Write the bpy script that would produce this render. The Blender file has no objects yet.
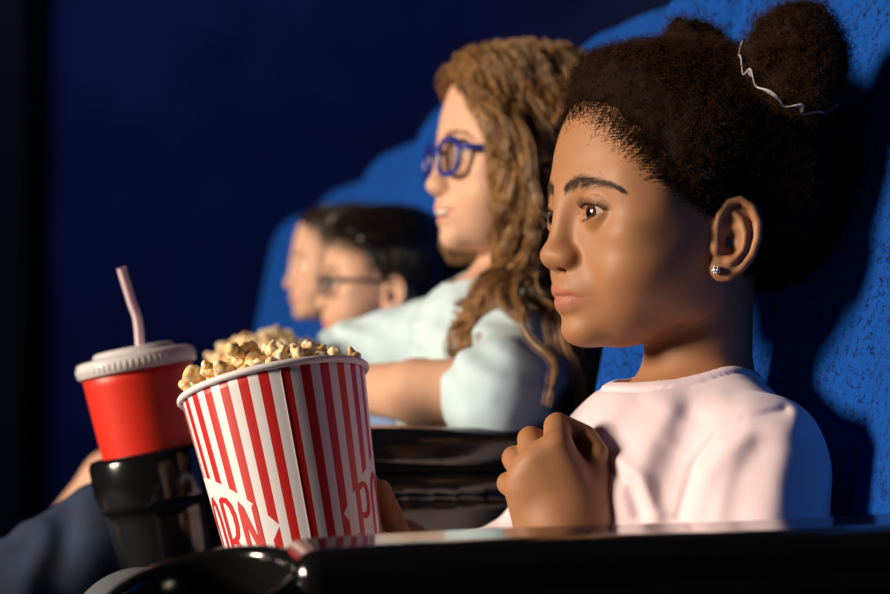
import bpy, math, random
import numpy as np
from mathutils import Vector, Matrix
from math import sin, cos, pi, radians
rng = np.random.default_rng(7); random.seed(7)
scene = bpy.context.scene
COL = scene.collection

# ------------------------------------------------------------------ small helpers
def V(*a): return np.array(a, dtype=float)
def unit(v):
    v = np.asarray(v, float); return v/np.linalg.norm(v)
def sstep(a, b, x):
    t = np.clip((x-a)/(b-a), 0, 1); return t*t*(3-2*t)

class Frame:
    """origin o (m), 3x3 matrix with the axes as rows, scale s: local units are mm"""
    def __init__(self, o, R, s=1.0):
        self.o = np.asarray(o, float); self.R = np.asarray(R, float); self.s = s*0.001
    def loc(self, P): return ((P-self.o) @ self.R.T)/self.s
    def wor(self, L): return self.o + (np.asarray(L, float) @ self.R)*self.s
    def dirw(self, L): return np.asarray(L, float) @ self.R
def yaw_frame(o, yaw, pitch=0, roll=0, s=1.0):
    """x = the way a person faces (yaw 0 = world -X, positive turns towards the camera), y = their left, z = up"""
    a = radians(yaw); f = V(-cos(a), -sin(a), 0); l = V(sin(a), -cos(a), 0); u = V(0, 0, 1)
    p = radians(pitch); f, u = f*cos(p)+u*sin(p), u*cos(p)-f*sin(p)
    r = radians(roll); l, u = l*cos(r)+u*sin(r), u*cos(r)-l*sin(r)
    return Frame(o, [f, l, u], s)

# value noise
_T = rng.random((32, 32, 32)).astype(np.float32)*2-1
def vnoise(P):
    P = np.asarray(P); i = np.floor(P).astype(int); f = P-i; f = f*f*(3-2*f)
    i0 = i & 31; i1 = (i+1) & 31
    x0, y0, z0 = i0[..., 0], i0[..., 1], i0[..., 2]; x1, y1, z1 = i1[..., 0], i1[..., 1], i1[..., 2]
    fx, fy, fz = f[..., 0], f[..., 1], f[..., 2]
    a = _T[x0, y0, z0]*(1-fx)+_T[x1, y0, z0]*fx; b = _T[x0, y1, z0]*(1-fx)+_T[x1, y1, z0]*fx
    c = _T[x0, y0, z1]*(1-fx)+_T[x1, y0, z1]*fx; d = _T[x0, y1, z1]*(1-fx)+_T[x1, y1, z1]*fx
    return (a*(1-fy)+b*fy)*(1-fz)+(c*(1-fy)+d*fy)*fz
def fbm(P, n=3):
    s = 0; a = 1.0
    for _ in range(n):
        s = s+a*vnoise(P); P = P*2.03+11.7; a *= .5
    return s

# ------------------------------------------------------------------ signed distance modelling
def ell(c, r, R=None):
    c = np.asarray(c, float); r = np.asarray(r, float)
    def f(p):
        q = p-c
        if R is not None: q = q @ R.T
        k0 = np.linalg.norm(q/r, axis=-1); k1 = np.linalg.norm(q/(r*r), axis=-1)+1e-9
        return k0*(k0-1)/k1
    return f
def sph(c, r):
    c = np.asarray(c, float)
    return lambda p: np.linalg.norm(p-c, axis=-1)-r
def cap(a, b, ra, rb=None):
    a = np.asarray(a, float); b = np.asarray(b, float); rb = ra if rb is None else rb
    ab = b-a; L2 = ab @ ab+1e-9
    def f(p):
        q = p-a; t = np.clip((q @ ab)/L2, 0, 1)
        return np.linalg.norm(q-t[..., None]*ab, axis=-1)-(ra+(rb-ra)*t)
    return f
def chain(pts, rs):
    fs = [cap(pts[i], pts[i+1], rs[i], rs[i+1]) for i in range(len(pts)-1)]
    def f(p):
        d = fs[0](p)
        for g in fs[1:]: d = np.minimum(d, g(p))
        return d
    return f
def rbox(c, h, r, R=None):
    c = np.asarray(c, float); h = np.asarray(h, float)
    def f(p):
        q = p-c
        if R is not None: q = q @ R.T
        q = np.abs(q)-h+r
        return np.linalg.norm(np.maximum(q, 0), axis=-1)+np.minimum(q.max(axis=-1), 0)-r
    return f
def smin(a, b, k):
    if k <= 0: return np.minimum(a, b)
    h = np.clip(.5+.5*(b-a)/k, 0, 1); return b+(a-b)*h-k*h*(1-h)
def smax(a, b, k): return -smin(-a, -b, k)

class Solid:
    def __init__(self): self.P = []
    def add(self, fr, fn, k=6, op='u'): self.P.append((fr, fn, k, op)); return self
    def many(self, fr, L):
        for e in L: self.add(fr, e[0], e[1], e[2] if len(e) > 2 else 'u')
        return self
    def ev(self, P, idx=None, want=False):
        d = np.full(P.shape[:-1], 1.0); cache = {}; vals = []
        for i in (range(len(self.P)) if idx is None else idx):
            fr, fn, k, op = self.P[i]
            if id(fr) not in cache: cache[id(fr)] = fr.loc(P)
            if op == 'n': d = d+fn(cache[id(fr)])*fr.s; vals.append(0*d); continue
            v = fn(cache[id(fr)])*fr.s; k = k*fr.s
            if want: vals.append(v)
            if op == 'u': d = smin(d, v, k)
            elif op == 's': d = smax(d, -v, k)
            else: d = smax(d, v, k)
        return (d, vals) if want else d
    def mesh(self, lo, hi, h, N=24):
        lo = np.asarray(lo, float); hi = np.asarray(hi, float)
        nc = np.ceil((hi-lo)/(h*N)).astype(int)
        ii = np.stack(np.meshgrid(*[np.arange(n) for n in nc], indexing='ij'), -1).reshape(-1, 3)
        cen = lo+(ii+.5)*N*h; Rr = N*h*.87
        dc, vals = self.ev(cen, want=True)
        act = np.abs(dc) < Rr*1.35+.006
        M = 1 << 20; Kall = []; Pall = []; Qall = []
        g = np.arange(-1, N+1)
        for c in np.nonzero(act)[0]:
            idx = []
            for i, (fr, fn, k, op) in enumerate(self.P):
                if op == 'u': ok = vals[i][c] < dc[c]+2.8*Rr+k*fr.s+.008
                elif op == 's': ok = vals[i][c] < 1.5*Rr+k*fr.s+.006
                else: ok = True
                if ok: idx.append(i)
            base = ii[c]*N
            gi = np.stack(np.meshgrid(g+base[0], g+base[1], g+base[2], indexing='ij'), -1)
            P = lo+gi*h
            D = self.ev(P, idx)
            S = D < 0
            if S.all() or not S.any(): continue
            n = N+1
            cnt = np.zeros((n, n, n)); acc = np.zeros((n, n, n, 3))
            for dx, dy, dz, ax in [(0, j, k, 0) for j in (0, 1) for k in (0, 1)]+[(j, 0, k, 1) for j in (0, 1) for k in (0, 1)]+[(j, k, 0, 2) for j in (0, 1) for k in (0, 1)]:
                e = [0, 0, 0]; e[ax] = 1
                A = D[dx:dx+n, dy:dy+n, dz:dz+n]; B = D[dx+e[0]:dx+e[0]+n, dy+e[1]:dy+e[1]+n, dz+e[2]:dz+e[2]+n]
                m = (A < 0) != (B < 0)
                t = np.where(m, A/np.where(A == B, 1, A-B), 0)
                o = [dx, dy, dz]
                for q in range(3): acc[..., q] += np.where(m, o[q]+(t if q == ax else 0), 0)
                cnt += m
            on = cnt > 0
            cell = np.stack(np.nonzero(on), -1)
            pos = acc[on]/cnt[on][:, None]
            gc = cell+base-1
            key = ((gc[:, 0]+8)*M+(gc[:, 1]+8))*M+(gc[:, 2]+8)
            Kall.append(key); Pall.append(lo+(gc+pos)*h)
            for ax in range(3):
                e = [0, 0, 0]; e[ax] = 1
                A = S[1:N+1, 1:N+1, 1:N+1]; B = S[1+e[0]:N+1+e[0], 1+e[1]:N+1+e[1], 1+e[2]:N+1+e[2]]
                q = np.stack(np.nonzero(A != B), -1)
                if not len(q): continue
                inside = A[q[:, 0], q[:, 1], q[:, 2]]
                gp = q+base
                o1 = [0, 0, 0]; o2 = [0, 0, 0]; o1[(ax+1) % 3] = 1; o2[(ax+2) % 3] = 1
                o1 = np.array(o1); o2 = np.array(o2)
                kk = lambda C: ((C[:, 0]+8)*M+(C[:, 1]+8))*M+(C[:, 2]+8)
                quad = np.stack([kk(gp-o1-o2), kk(gp-o2), kk(gp), kk(gp-o1)], -1)
                quad[~inside] = quad[~inside][:, ::-1]
                Qall.append(quad)
        K = np.concatenate(Kall); Pp = np.concatenate(Pall); Q = np.concatenate(Qall)
        uk, first = np.unique(K, return_index=True)
        F = np.searchsorted(uk, Q)
        okq = (uk[np.clip(F, 0, len(uk)-1)] == Q).all(1)
        return Pp[first], F[okq]

# ------------------------------------------------------------------ mesh building
def mk(name, verts, faces, m=None, parent=None, smooth=True, attrs=None, loc=None):
    """one mesh object from world-space arrays; its vertices are stored relative to its parent or to loc"""
    o0 = V(0, 0, 0)
    if parent is not None: o0 = np.array(parent['_w'])
    elif loc is not None: o0 = np.asarray(loc, float)
    me = bpy.data.meshes.new(name)
    verts = np.asarray(verts, float)-o0
    if isinstance(faces, np.ndarray):
        nv, nf, k = len(verts), len(faces), faces.shape[1]
        me.vertices.add(nv); me.vertices.foreach_set('co', verts.astype(np.float32).ravel())
        me.loops.add(nf*k); me.loops.foreach_set('vertex_index', faces.astype(np.int32).ravel())
        me.polygons.add(nf); me.polygons.foreach_set('loop_start', (np.arange(nf)*k).astype(np.int32))
        me.update(calc_edges=True); me.validate()
    else:
        me.from_pydata([tuple(v) for v in verts], [], [tuple(int(i) for i in f) for f in faces]); me.update()
    if smooth: me.polygons.foreach_set('use_smooth', np.ones(len(me.polygons), bool))
    if attrs:
        for an, av in attrs.items():
            at = me.color_attributes.new(an, 'FLOAT_COLOR', 'POINT')
            av = np.asarray(av, np.float32)
            if av.ndim == 1: av = np.stack([av, av, av], -1)
            at.data.foreach_set('color', np.concatenate([av, np.ones((len(av), 1), np.float32)], 1).ravel())
    o = bpy.data.objects.new(name, me); COL.objects.link(o)
    if m: me.materials.append(m)
    if parent is not None: o.parent = parent
    else: o.location = o0
    o['_w'] = [float(x) for x in o0]
    return o
def empty(name, loc):
    o = bpy.data.objects.new(name, None); COL.objects.link(o); o.location = loc; o['_w'] = [float(x) for x in loc]
    o.empty_display_size = .05
    return o
def tag(o, label=None, cat=None, group=None, kind=None):
    if label: o['label'] = label
    if cat: o['category'] = cat
    if group: o['group'] = group
    if kind: o['kind'] = kind
    return o
class MB:
    """collects vertices and faces of several shapes into one mesh"""
    def __init__(self): self.v = []; self.f = []; self.n = 0; self.a = []
    def add(self, v, f, a=0.0):
        v = np.asarray(v, float); self.v.append(v); self.f += [tuple(int(i)+self.n for i in q) for q in f]; self.n += len(v)
        self.a.append(np.full(len(v), a) if np.isscalar(a) else np.asarray(a))
        return self
    def build(self, name, m, parent=None, attr=None, **k):
        return mk(name, np.concatenate(self.v), self.f, m, parent, attrs={attr: np.concatenate(self.a)} if attr else None, **k)
def tubes(paths, rad, sides=3):
    """paths (n,m,3), rad scalar | (m,) | (n,m): open tubes -> verts, quads"""
    n, m, _ = paths.shape
    T = np.gradient(paths, axis=1); T /= np.linalg.norm(T, axis=-1, keepdims=True)+1e-12
    ref = np.where(np.abs(T[:, :1, 2:3]) > .9, np.array([1., 0, 0]), np.array([0, 0, 1.]))
    A = np.cross(T, np.broadcast_to(ref, T.shape)); A /= np.linalg.norm(A, axis=-1, keepdims=True)+1e-9
    B = np.cross(T, A)
    rad = np.broadcast_to(np.asarray(rad, float), (n, m))
    ang = np.arange(sides)*2*pi/sides
    ring = paths[:, :, None, :]+rad[:, :, None, None]*(A[:, :, None, :]*np.cos(ang)[:, None]+B[:, :, None, :]*np.sin(ang)[:, None])
    v = ring.reshape(-1, 3)
    s = np.arange(sides); s2 = (s+1) % sides
    i = np.arange(m-1)
    q = np.stack([i[:, None]*sides+s, i[:, None]*sides+s2, (i[:, None]+1)*sides+s2, (i[:, None]+1)*sides+s], -1).reshape(-1, 4)
    f = (q[None]+(np.arange(n)*m*sides)[:, None, None]).reshape(-1, 4)
    return v, f
def tube1(pts, r, sides=12, caps=True):
    pts = np.asarray(pts, float)
    v, f = tubes(pts[None], r, sides); f = [tuple(q) for q in f]
    if caps:
        n = len(pts); f.append(tuple(range(sides))[::-1]); f.append(tuple((n-1)*sides+i for i in range(sides)))
    return v, f
def spline(pts, n):
    """Catmull-Rom through pts, n samples"""
    p = np.asarray(pts, float); p = np.concatenate([[2*p[0]-p[1]], p, [2*p[-1]-p[-2]]])
    t = np.linspace(0, len(p)-3-1e-6, n); i = t.astype(int); u = (t-i)[:, None]
    a, b, c, d = p[i], p[i+1], p[i+2], p[i+3]
    return .5*(2*b+(c-a)*u+(2*a-5*b+4*c-d)*u*u+(3*b-a-3*c+d)*u**3)
def lathe(prof, seg=64, closed=False, ax=None):
    """profile [(r,z)] turned about z -> verts, faces"""
    prof = np.asarray(prof, float); n = len(prof); a = np.arange(seg)*2*pi/seg
    v = np.stack([prof[:, 0][:, None]*np.cos(a), prof[:, 0][:, None]*np.sin(a), np.repeat(prof[:, 1][:, None], seg, 1)], -1).reshape(-1, 3)
    f = []
    for i in range(n if closed else n-1):
        j = (i+1) % n
        for k in range(seg):
            k2 = (k+1) % seg; f.append((i*seg+k, i*seg+k2, j*seg+k2, j*seg+k))
    return v, f
def normals_of(o):
    me = o.data; n = np.zeros(len(me.vertices)*3, np.float32); me.vertices.foreach_get('normal', n); return n.reshape(-1, 3)

# ------------------------------------------------------------------ materials
class NT:
    def __init__(self, name):
        self.m = bpy.data.materials.new(name); self.m.use_nodes = True; self.t = self.m.node_tree
        self.b = self.t.nodes['Principled BSDF']; self.out = self.t.nodes['Material Output']
    def n(self, t, **k):
        o = self.t.nodes.new(t)
        for a, b in k.items():
            if hasattr(o, a): setattr(o, a, b)
            else: o.inputs[a].default_value = b
        return o
    def l(self, a, b): self.t.links.new(a, b)
    def set(self, **k):
        for a, b in k.items():
            i = self.b.inputs[a.replace('_', ' ')]; i.default_value = (*b, 1) if isinstance(b, tuple) and len(b) == 3 and i.type == 'RGBA' else b
        return self
    def noise_bump(self, scale, strength, dist=.001, detail=3, coord='Object'):
        tc = self.n('ShaderNodeTexCoord'); no = self.n('ShaderNodeTexNoise'); no.inputs['Scale'].default_value = scale; no.inputs['Detail'].default_value = detail
        bp = self.n('ShaderNodeBump'); bp.inputs['Strength'].default_value = strength; bp.inputs['Distance'].default_value = dist
        self.l(tc.outputs[coord], no.inputs['Vector']); self.l(no.outputs['Fac'], bp.inputs['Height']); self.l(bp.outputs['Normal'], self.b.inputs['Normal'])
        return no
    def colour_noise(self, c1, c2, scale, lo=.35, hi=.65, detail=3):
        tc = self.n('ShaderNodeTexCoord'); no = self.n('ShaderNodeTexNoise'); no.inputs['Scale'].default_value = scale; no.inputs['Detail'].default_value = detail
        r = self.n('ShaderNodeValToRGB'); r.color_ramp.elements[0].position = lo; r.color_ramp.elements[1].position = hi
        r.color_ramp.elements[0].color = (*c1, 1); r.color_ramp.elements[1].color = (*c2, 1)
        self.l(tc.outputs['Object'], no.inputs['Vector']); self.l(no.outputs['Fac'], r.inputs['Fac']); self.l(r.outputs['Color'], self.b.inputs['Base Color'])
        return r
    def attr_colour(self, name, c1, c2, extra=None):
        at = self.n('ShaderNodeAttribute', attribute_name=name); mx = self.n('ShaderNodeMix', data_type='RGBA')
        mx.inputs[6].default_value = (*c1, 1); mx.inputs[7].default_value = (*c2, 1)
        self.l(at.outputs['Fac'], mx.inputs[0]); self.l(mx.outputs[2], self.b.inputs['Base Color'])
        return mx
def plain(name, c, rough=.5, **k):
    return NT(name).set(Base_Color=c, Roughness=rough, **k).m
def skin(name, base, lip, sss=.12, rough=.45, pores=True):
    t = NT(name); t.set(Roughness=rough, Subsurface_Weight=sss, Subsurface_Scale=.004, Subsurface_Radius=(1., .35, .2), Specular_IOR_Level=.4)
    mx = t.attr_colour('tint', base, lip)
    no = t.noise_bump(900, .12, .0004)
    tc = t.n('ShaderNodeTexCoord'); n2 = t.n('ShaderNodeTexNoise'); n2.inputs['Scale'].default_value = 60
    hs = t.n('ShaderNodeHueSaturation'); mr = t.n('ShaderNodeMapRange'); mr.inputs[3].default_value = .9; mr.inputs[4].default_value = 1.08
    t.l(tc.outputs['Object'], n2.inputs['Vector']); t.l(n2.outputs['Fac'], mr.inputs[0]); t.l(mr.outputs[0], hs.inputs['Value'])
    t.l(mx.outputs[2], hs.inputs['Color']); t.l(hs.outputs['Color'], t.b.inputs['Base Color'])
    return t.m
# ------------------------------------------------------------------ heads (local mm: x forward, y left, z up; origin between the ears at eye height)
EYE = dict(f=70.5, l=28.5, r=12.6)
def lid_open(side, H=20, Lw=18, az0=-55, az1=60):
    c = V(EYE['f'], EYE['l']*side, 0)
    def f(p):
        q = p-c
        az = np.degrees(np.arctan2(q[..., 1]*side, q[..., 0])); el = np.degrees(np.arctan2(q[..., 2], np.hypot(q[..., 0], q[..., 1])))
        t = (az-(az0+az1)/2)/((az1-az0)/2); tt = np.clip(np.abs(t), 0, 1)
        sk = 3*t
        hi = H*(1-tt**2.3)+sk; lo = -Lw*(1-tt**2.1)+sk
        return np.maximum(np.maximum(el-hi, lo-el), (np.abs(t)-1)*30)*.22
    return f, c
def lid_edge(side, t, up, H=20, Lw=18, az0=-55, az1=60, r=14.1):
    az = np.radians((az0+az1)/2+t*(az1-az0)/2); tt = np.abs(t)
    el = np.radians((H*(1-tt**2.3) if up else -Lw*(1-tt**2.1))+3*t)
    return V(EYE['f'], EYE['l']*side, 0)+r*np.stack([np.cos(el)*np.cos(az), np.cos(el)*np.sin(az)*side, np.sin(el)], -1)

def warp(p, low):
    z = p[..., 2]; q = p.copy(); q[..., 2] = np.where(z < -16, -16+(z+16)/low, z); return q
def head_prims(smile=0.0, nose_w=1.0, lips=1.0, lids=None, low=.91):
    lids = lids or {}
    L = []; A = lambda fn, k=6, op='u': L.append(((lambda p: fn(warp(p, low))), k, op))
    A(ell((-9, 0, 27), (94, 73, 78)), 0)
    A(ell((38, 0, 57), (40, 50, 41)), 14)
    A(ell((34, 0, 29), (49, 59, 44)), 14)
    A(ell((32, 0, -20), (52, 59, 60)), 14)
    A(ell((46, 0, -66), (36, 39, 28)), 16)
    for s in (1, -1):
        A(ell((10, 40*s, -46), (24, 15, 28)), 20)
        A(ell((48, 36*s, -38), (28, 24, 26)), 14)      # cheek
        A(ell((60, 41*s, -13), (13, 15, 8)), 12)       # cheekbone
        A(chain([(76, 9*s, 14), (73, 24*s, 18), (61, 40*s, 17), (46, 54*s, 10)], [7, 7, 7, 8]), 14)   # brow
        A(ell((30, 45*s, -14), (36, 19, 28)), 18)      # side of the face
        A(ell((40, 44*s, 18), (30, 17, 26)), 18)       # temple
    A(ell((72, 0, -82), (13, 16, 11)), 12)             # chin
    A(ell((70, 0, -50), (21, 23, 20)), 12)             # muzzle
    for s in (1, -1):
        A(ell((96, 29.5*s, -1), (14.5, 19, 11)), 9, 's')   # socket
    # nose
    A(chain([(80, 0, 18), (85.5, 0, 4), (87.5, 0, -12), (90.5, 0, -27)], [8, 6.5, 7.5, 9]), 9)
    A(ell((90.5, 0, -27.5), (10.5, 11.5*nose_w, 9)), 6)
    for s in (1, -1): A(ell((86.5, 9.8*s*nose_w, -30), (8.6, 6.8, 6.8)), 6)
    for s in (1, -1): A(ell((87.5, 6.2*s*nose_w, -36.6), (4.6, 2.6, 3.4)), 2, 's')
    # mouth
    w = 22.5+4*smile; cz = -57+5*smile
    up = [(85.5, 0, -52.5), (84, 7, -52), (78.5, 14, -53.5+2*smile), (70.5, w, cz)]
    lo = [(83.5, 0, -62.5), (82, 7, -62.5), (76.5, 14, -61+2*smile), (69.5, w, cz-.5)]
    for s in (1, -1):
        m = np.array([1, s, 1])
        A(chain([V(*p)*m for p in up], [6.4*lips, 6.4*lips, 5*lips, 2]), 3.5)
        A(chain([V(*p)*m for p in lo], [6.6*lips, 6.4*lips, 4.8*lips, 2]), 3.5)
    g = .75+1.0*smile
    for s in (1, -1):
        m = np.array([1, s, 1])
        A(chain([V(*p)*m for p in [(91.8, 0, -57.2), (89.6, 7, -57.6), (84.4, 14, -57.4+2*smile), (76.5, w+.5, cz)]], [g, g, g, .8]), 1.5, 's')
    A(chain([(97, 0, -40), (94.5, 0, -48)], [2.6, 2.2]), 3, 's')   # philtrum
    if smile:
        A(ell((84, 0, -57.5), (12, 15, 3.3*smile)), 2, 's')
    # lids
    for s in (1, -1):
        op_, c = lid_open(s, **lids)
        def shell(p, op_=op_, c=c):
            r = np.linalg.norm(p-c, axis=-1)
            return np.maximum(r-13.9, -op_(p))
        def fold(p, c=c, s=s):
            q = p-c; r = np.linalg.norm(q, axis=-1); el = np.degrees(np.arctan2(q[..., 2], np.hypot(q[..., 0], q[..., 1]))); az = np.degrees(np.arctan2(q[..., 1]*s, q[..., 0]))
            cr = 40-.004*(az-5)**2
            return np.maximum(r-15.8, (cr-el)*.24)
        def cut(p, op_=op_, c=c):
            r = np.linalg.norm(p-c, axis=-1)
            return np.maximum(np.maximum(op_(p), 11-r), r-17.5)
        A(shell, 2.5); A(fold, 2.0); A(cut, .6, 's')
        A(sph(c+V(9.3, -9.6*s, -2.2), 3.0), 1.2)        # inner corner
    return L
def ear_prims(fr, side=1):
    """the ear in its own frame: x back, y up, z out"""
    a = radians(25); o = fr.wor((12, 65*side, -19))
    b = fr.dirw((-cos(a), sin(a)*side, 0)); n = fr.dirw((sin(a), cos(a)*side, 0)); u = fr.dirw((0.12, 0, 1))
    u = unit(u-b*(u @ b))
    ef = Frame(o, [b, u, n], fr.s*1000*.94)
    L = [(ell((17, 3, 1.5), (15, 24, 3.2)), 3), (ell((7, -19, 1.5), (9, 9, 4)), 4),
         (chain([(6, 0, 3), (3, 9, 4), (5, 18, 5), (11, 26, 5), (19, 28, 5), (27, 23, 5), (31, 13, 5), (30.5, 2, 5), (27, -9, 4.5), (19, -19, 3.5), (11, -24, 2.5)], [2, 2.2, 2.6, 2.8, 2.9, 3, 3, 3, 2.9, 2.8, 3]), 2),
         (chain([(13, 21, 3.5), (20, 14, 4.5), (22.5, 5, 5), (20.5, -5, 5), (15, -12, 5)], [1.6, 2.2, 2.6, 2.6, 2.8]), 2.4),
         (ell((11.5, -.5, 6), (8, 10.5, 7)), 2, 's'), (sph((6, -3, -1), 4.5), 2, 's'),
         (ell((13, 12, 6.5), (4, 5, 3.6)), 2, 's'),
         (ell((2.5, -5, 3.5), (3.8, 5, 3.6)), 2.5), (sph((11.5, -14, 4), 3.2), 3), (cap((0, 12, -4), (6, -14, -4), 5), 5)]
    return ef, L
def tint_lips(L, smile=0.0, lips=1.0, low=.91):
    """0 skin, 1 lip colour, for local mm points"""
    L = warp(L, low); w = 21.5+4*smile; y = np.abs(L[:, 1]); t = np.clip(y/w, 0, 1)
    mid = -57.2+5*smile*t**2
    top = mid+(7.5*lips)*(1-t**1.5)+.8*np.exp(-((y-6)/3)**2); bot = mid-(9.8*lips)*(1-t**1.8)
    m = sstep(-.7, .9, np.minimum(top-L[:, 2], L[:, 2]-bot))*(y < w+1)*(L[:, 0] > 60)
    return m
def march(solid, fr, frm, to):
    """walk from local point frm towards to until the surface"""
    p = fr.wor(frm); d = unit(fr.wor(to)-p)
    for _ in range(60):
        s = float(solid.ev(p[None])[0])
        if s < 1e-5: break
        p = p+d*s*.8
    return p
def eyeball(name, fr, side, parent, mats, gaze=(15, 0)):
    r = EYE['r']-.1
    lat = np.concatenate([np.linspace(0, .75, 30), np.linspace(.8, pi, 16)])
    prof = []
    for a in lat:
        bulge = .9*max(0, 1-(a/.48)**2)
        prof.append((sin(a)*(r+bulge*.6), cos(a)*(r+bulge*.6)))
    v, f = lathe(prof, 48)
    ga, ge = radians(gaze[0]), radians(gaze[1])
    z = V(cos(ga)*cos(ge), sin(ga)*cos(ge), sin(ge)); x = unit(np.cross(V(0, 0, 1), z)); y = np.cross(z, x)
    W = V(EYE['f'], EYE['l']*side, 0)+v[:, :1]*x+v[:, 1:2]*y+v[:, 2:]*z
    ang = np.degrees(np.arctan2(np.hypot(v[:, 0], v[:, 1]), v[:, 2]))
    pat = rng.normal(0, .08, len(v))
    iris = sstep(28.5, 26.5, ang); pup = sstep(12.5, 11, ang); ring = sstep(23, 27, ang)*iris
    c = np.zeros((len(v), 3)); scl, ir, = mats['sclera_c'], mats['iris_c']
    for q in range(3):
        c[:, q] = scl[q]*(1-iris)+iris*ir[q]*(1+pat)*(1-.6*ring); c[:, q] = c[:, q]*(1-pup)+.003*pup
    f = [q[::-1] for q in f]
    return mk(name, fr.wor(W), f, mats['eye'], parent, attrs={'col': c})

def facing(solid, P, eps=.0006):
    n = np.stack([solid.ev(P+e)-solid.ev(P-e) for e in np.eye(3)*eps], -1)
    return n/(np.linalg.norm(n, axis=-1, keepdims=True)+1e-9)
def to_surface(solid, P, it=6):
    for _ in range(it): P = P-facing(solid, P)*solid.ev(P)[:, None]
    return P
def coils(root, dirs, length, R, turns, m=12, rad=.00012, jitter=.35):
    n = len(root); t = np.linspace(0, 1, m)
    d = dirs+rng.normal(0, jitter, (n, 3)); d /= np.linalg.norm(d, axis=1, keepdims=True)
    a = np.cross(d, rng.normal(0, 1, (n, 3))); a /= np.linalg.norm(a, axis=1, keepdims=True); b = np.cross(d, a)
    L = length*rng.uniform(.6, 1.3, n); ph = rng.uniform(0, 6.28, n); tn = turns*rng.uniform(.7, 1.3, n); rr = R*rng.uniform(.6, 1.4, n)
    A = ph[:, None]+tn[:, None]*2*pi*t
    env = (rr[:, None]*np.minimum(1, t*3))
    P = root[:, None]+d[:, None]*(L[:, None]*t)[..., None]+a[:, None]*(env*np.cos(A))[..., None]+b[:, None]*(env*np.sin(A))[..., None]
    return tubes(P, rad*(1-.6*t)[None])
def merge(*vf):
    V_, F_, n = [], [], 0
    for v, f in vf:
        f = np.asarray(f); V_.append(v); F_.append(f+n); n += len(v)
    return np.concatenate(V_), np.concatenate(F_)
def brow_hairs(solid, fr, side, pts, n, length=.007, rad=.00016, wid=2.6):
    """short hairs lying along the brow line pts [(l, u)]"""
    P = spline(np.array(pts, float), 60); P0 = []
    for q in P: P0.append(march(solid, fr, (125, q[0]*side*1.25, q[1]), (20, q[0]*side*.75, q[1])))
    P0 = np.array(P0); tng = np.gradient(P0, axis=0)
    i = rng.integers(0, 52, n); tt = i/52
    upw = fr.dirw((0, 0, 1)); off = rng.normal(0, wid, n)*(.45+.75*np.sin(pi*np.clip(tt+.15, 0, 1)))
    root = P0[i]+upw*off[:, None]*.001+rng.normal(0, .0004, (n, 3))
    root = to_surface(solid, root, 3)
    nr = facing(solid, root)
    d = tng[i]/np.linalg.norm(tng[i], axis=1, keepdims=True)+upw*(.75*(1-tt)-.25-off*.09)[:, None]+nr*.18
    d /= np.linalg.norm(d, axis=1, keepdims=True)
    t = np.linspace(0, 1, 5); L = length*rng.uniform(.6, 1.15, n)
    path = root[:, None]+d[:, None]*(L[:, None]*t)[..., None]-nr[:, None]*(L[:, None]*.12*t*t)[..., None]
    return tubes(path, rad*(1-.75*t)[None])
def lashes(fr, side, n=60, up=True, length=6.5, rad=.00017, **lids):
    t = np.linspace(-.62 if up else -.2, .97 if up else .8, n)+rng.normal(0, .012, n)
    r0 = lid_edge(side, t, up, r=14.0); c = V(EYE['f'], EYE['l']*side, 0)
    d = r0-c; d /= np.linalg.norm(d, axis=1, keepdims=True)
    sgn = 1 if up else -1; u = np.linspace(0, 1, 6)
    L = length*(.6+.4*np.sin(pi*np.clip((t+1.2)/2.4, 0, 1)))*rng.uniform(.8, 1.1, n)
    side_v = V(0, side, 0)*(.25+.35*t)[:, None]
    p = r0[:, None]+(d+side_v)[:, None]*(L[:, None]*(u-.25*u*u))[..., None]+V(0, 0, sgn)*(L[:, None]*(.05*u+.55*u*u))[..., None]
    return tubes(fr.wor(p), rad*(1-.8*u)[None])
# ------------------------------------------------------------------ camera

FPX, HOR = 1776.0, 355.0
def at(px, py, Y):
    """world point at depth Y along the level view axis, seen at a pixel of the 890x594 frame"""
    return V((px-445)*Y/FPX, Y, (HOR-py)*Y/FPX)
cam_d = bpy.data.cameras.new('camera'); cam = bpy.data.objects.new('camera', cam_d); COL.objects.link(cam)
cam_d.sensor_width = 36; cam_d.lens = FPX*36/890; cam_d.clip_start = .05
cam.location = (0, 0, 0); cam.rotation_euler = (pi/2+math.atan((HOR-297)/FPX), 0, 0)
cam_d.dof.use_dof = True; cam_d.dof.focus_distance = 1.14; cam_d.dof.aperture_fstop = 5.6
scene.camera = cam
scene.view_settings.view_transform = 'Standard'; scene.view_settings.look = 'None'; scene.view_settings.exposure = 0; scene.view_settings.gamma = 1
# ------------------------------------------------------------------ the girl in the pink shirt
G1 = yaw_frame(at(679, 219, 1.2), 21.5)
M_skin1 = skin('brown_skin', (.36, .165, .08), (.38, .12, .085), sss=.1, rough=.55)
M_eye = NT('eye_wet').set(Roughness=.05, Specular_IOR_Level=.6, Coat_Weight=1, Coat_Roughness=.02)
_a = M_eye.n('ShaderNodeAttribute', attribute_name='col'); M_eye.l(_a.outputs['Color'], M_eye.b.inputs['Base Color']); M_eye = M_eye.m
eye_mats = dict(eye=M_eye, sclera_c=(.50, .45, .41), iris_c=(.07, .025, .008))
M_hair1 = NT('dark_brown_curls').set(Roughness=.75, Specular_IOR_Level=.08); M_hair1.attr_colour('tone', (.009, .0045, .003), (.072, .034, .017)); M_hair1 = M_hair1.m
M_dark_hair = plain('near_black_hair', (.012, .007, .005), .45)
M_brow = plain('brow_hair', (.05, .024, .014), .6)
root1 = empty('person', (G1.o[0]-.02, G1.o[1], -.36))
tag(root1, 'girl with two curly hair puffs and a pale pink shirt, fist at her chest', 'person')
S1 = Solid(); S1.many(G1, head_prims(nose_w=1.05, lips=1.0)); nhead = len(S1.P)
HD1 = Solid(); HD1.P = S1.P[:14]
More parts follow.
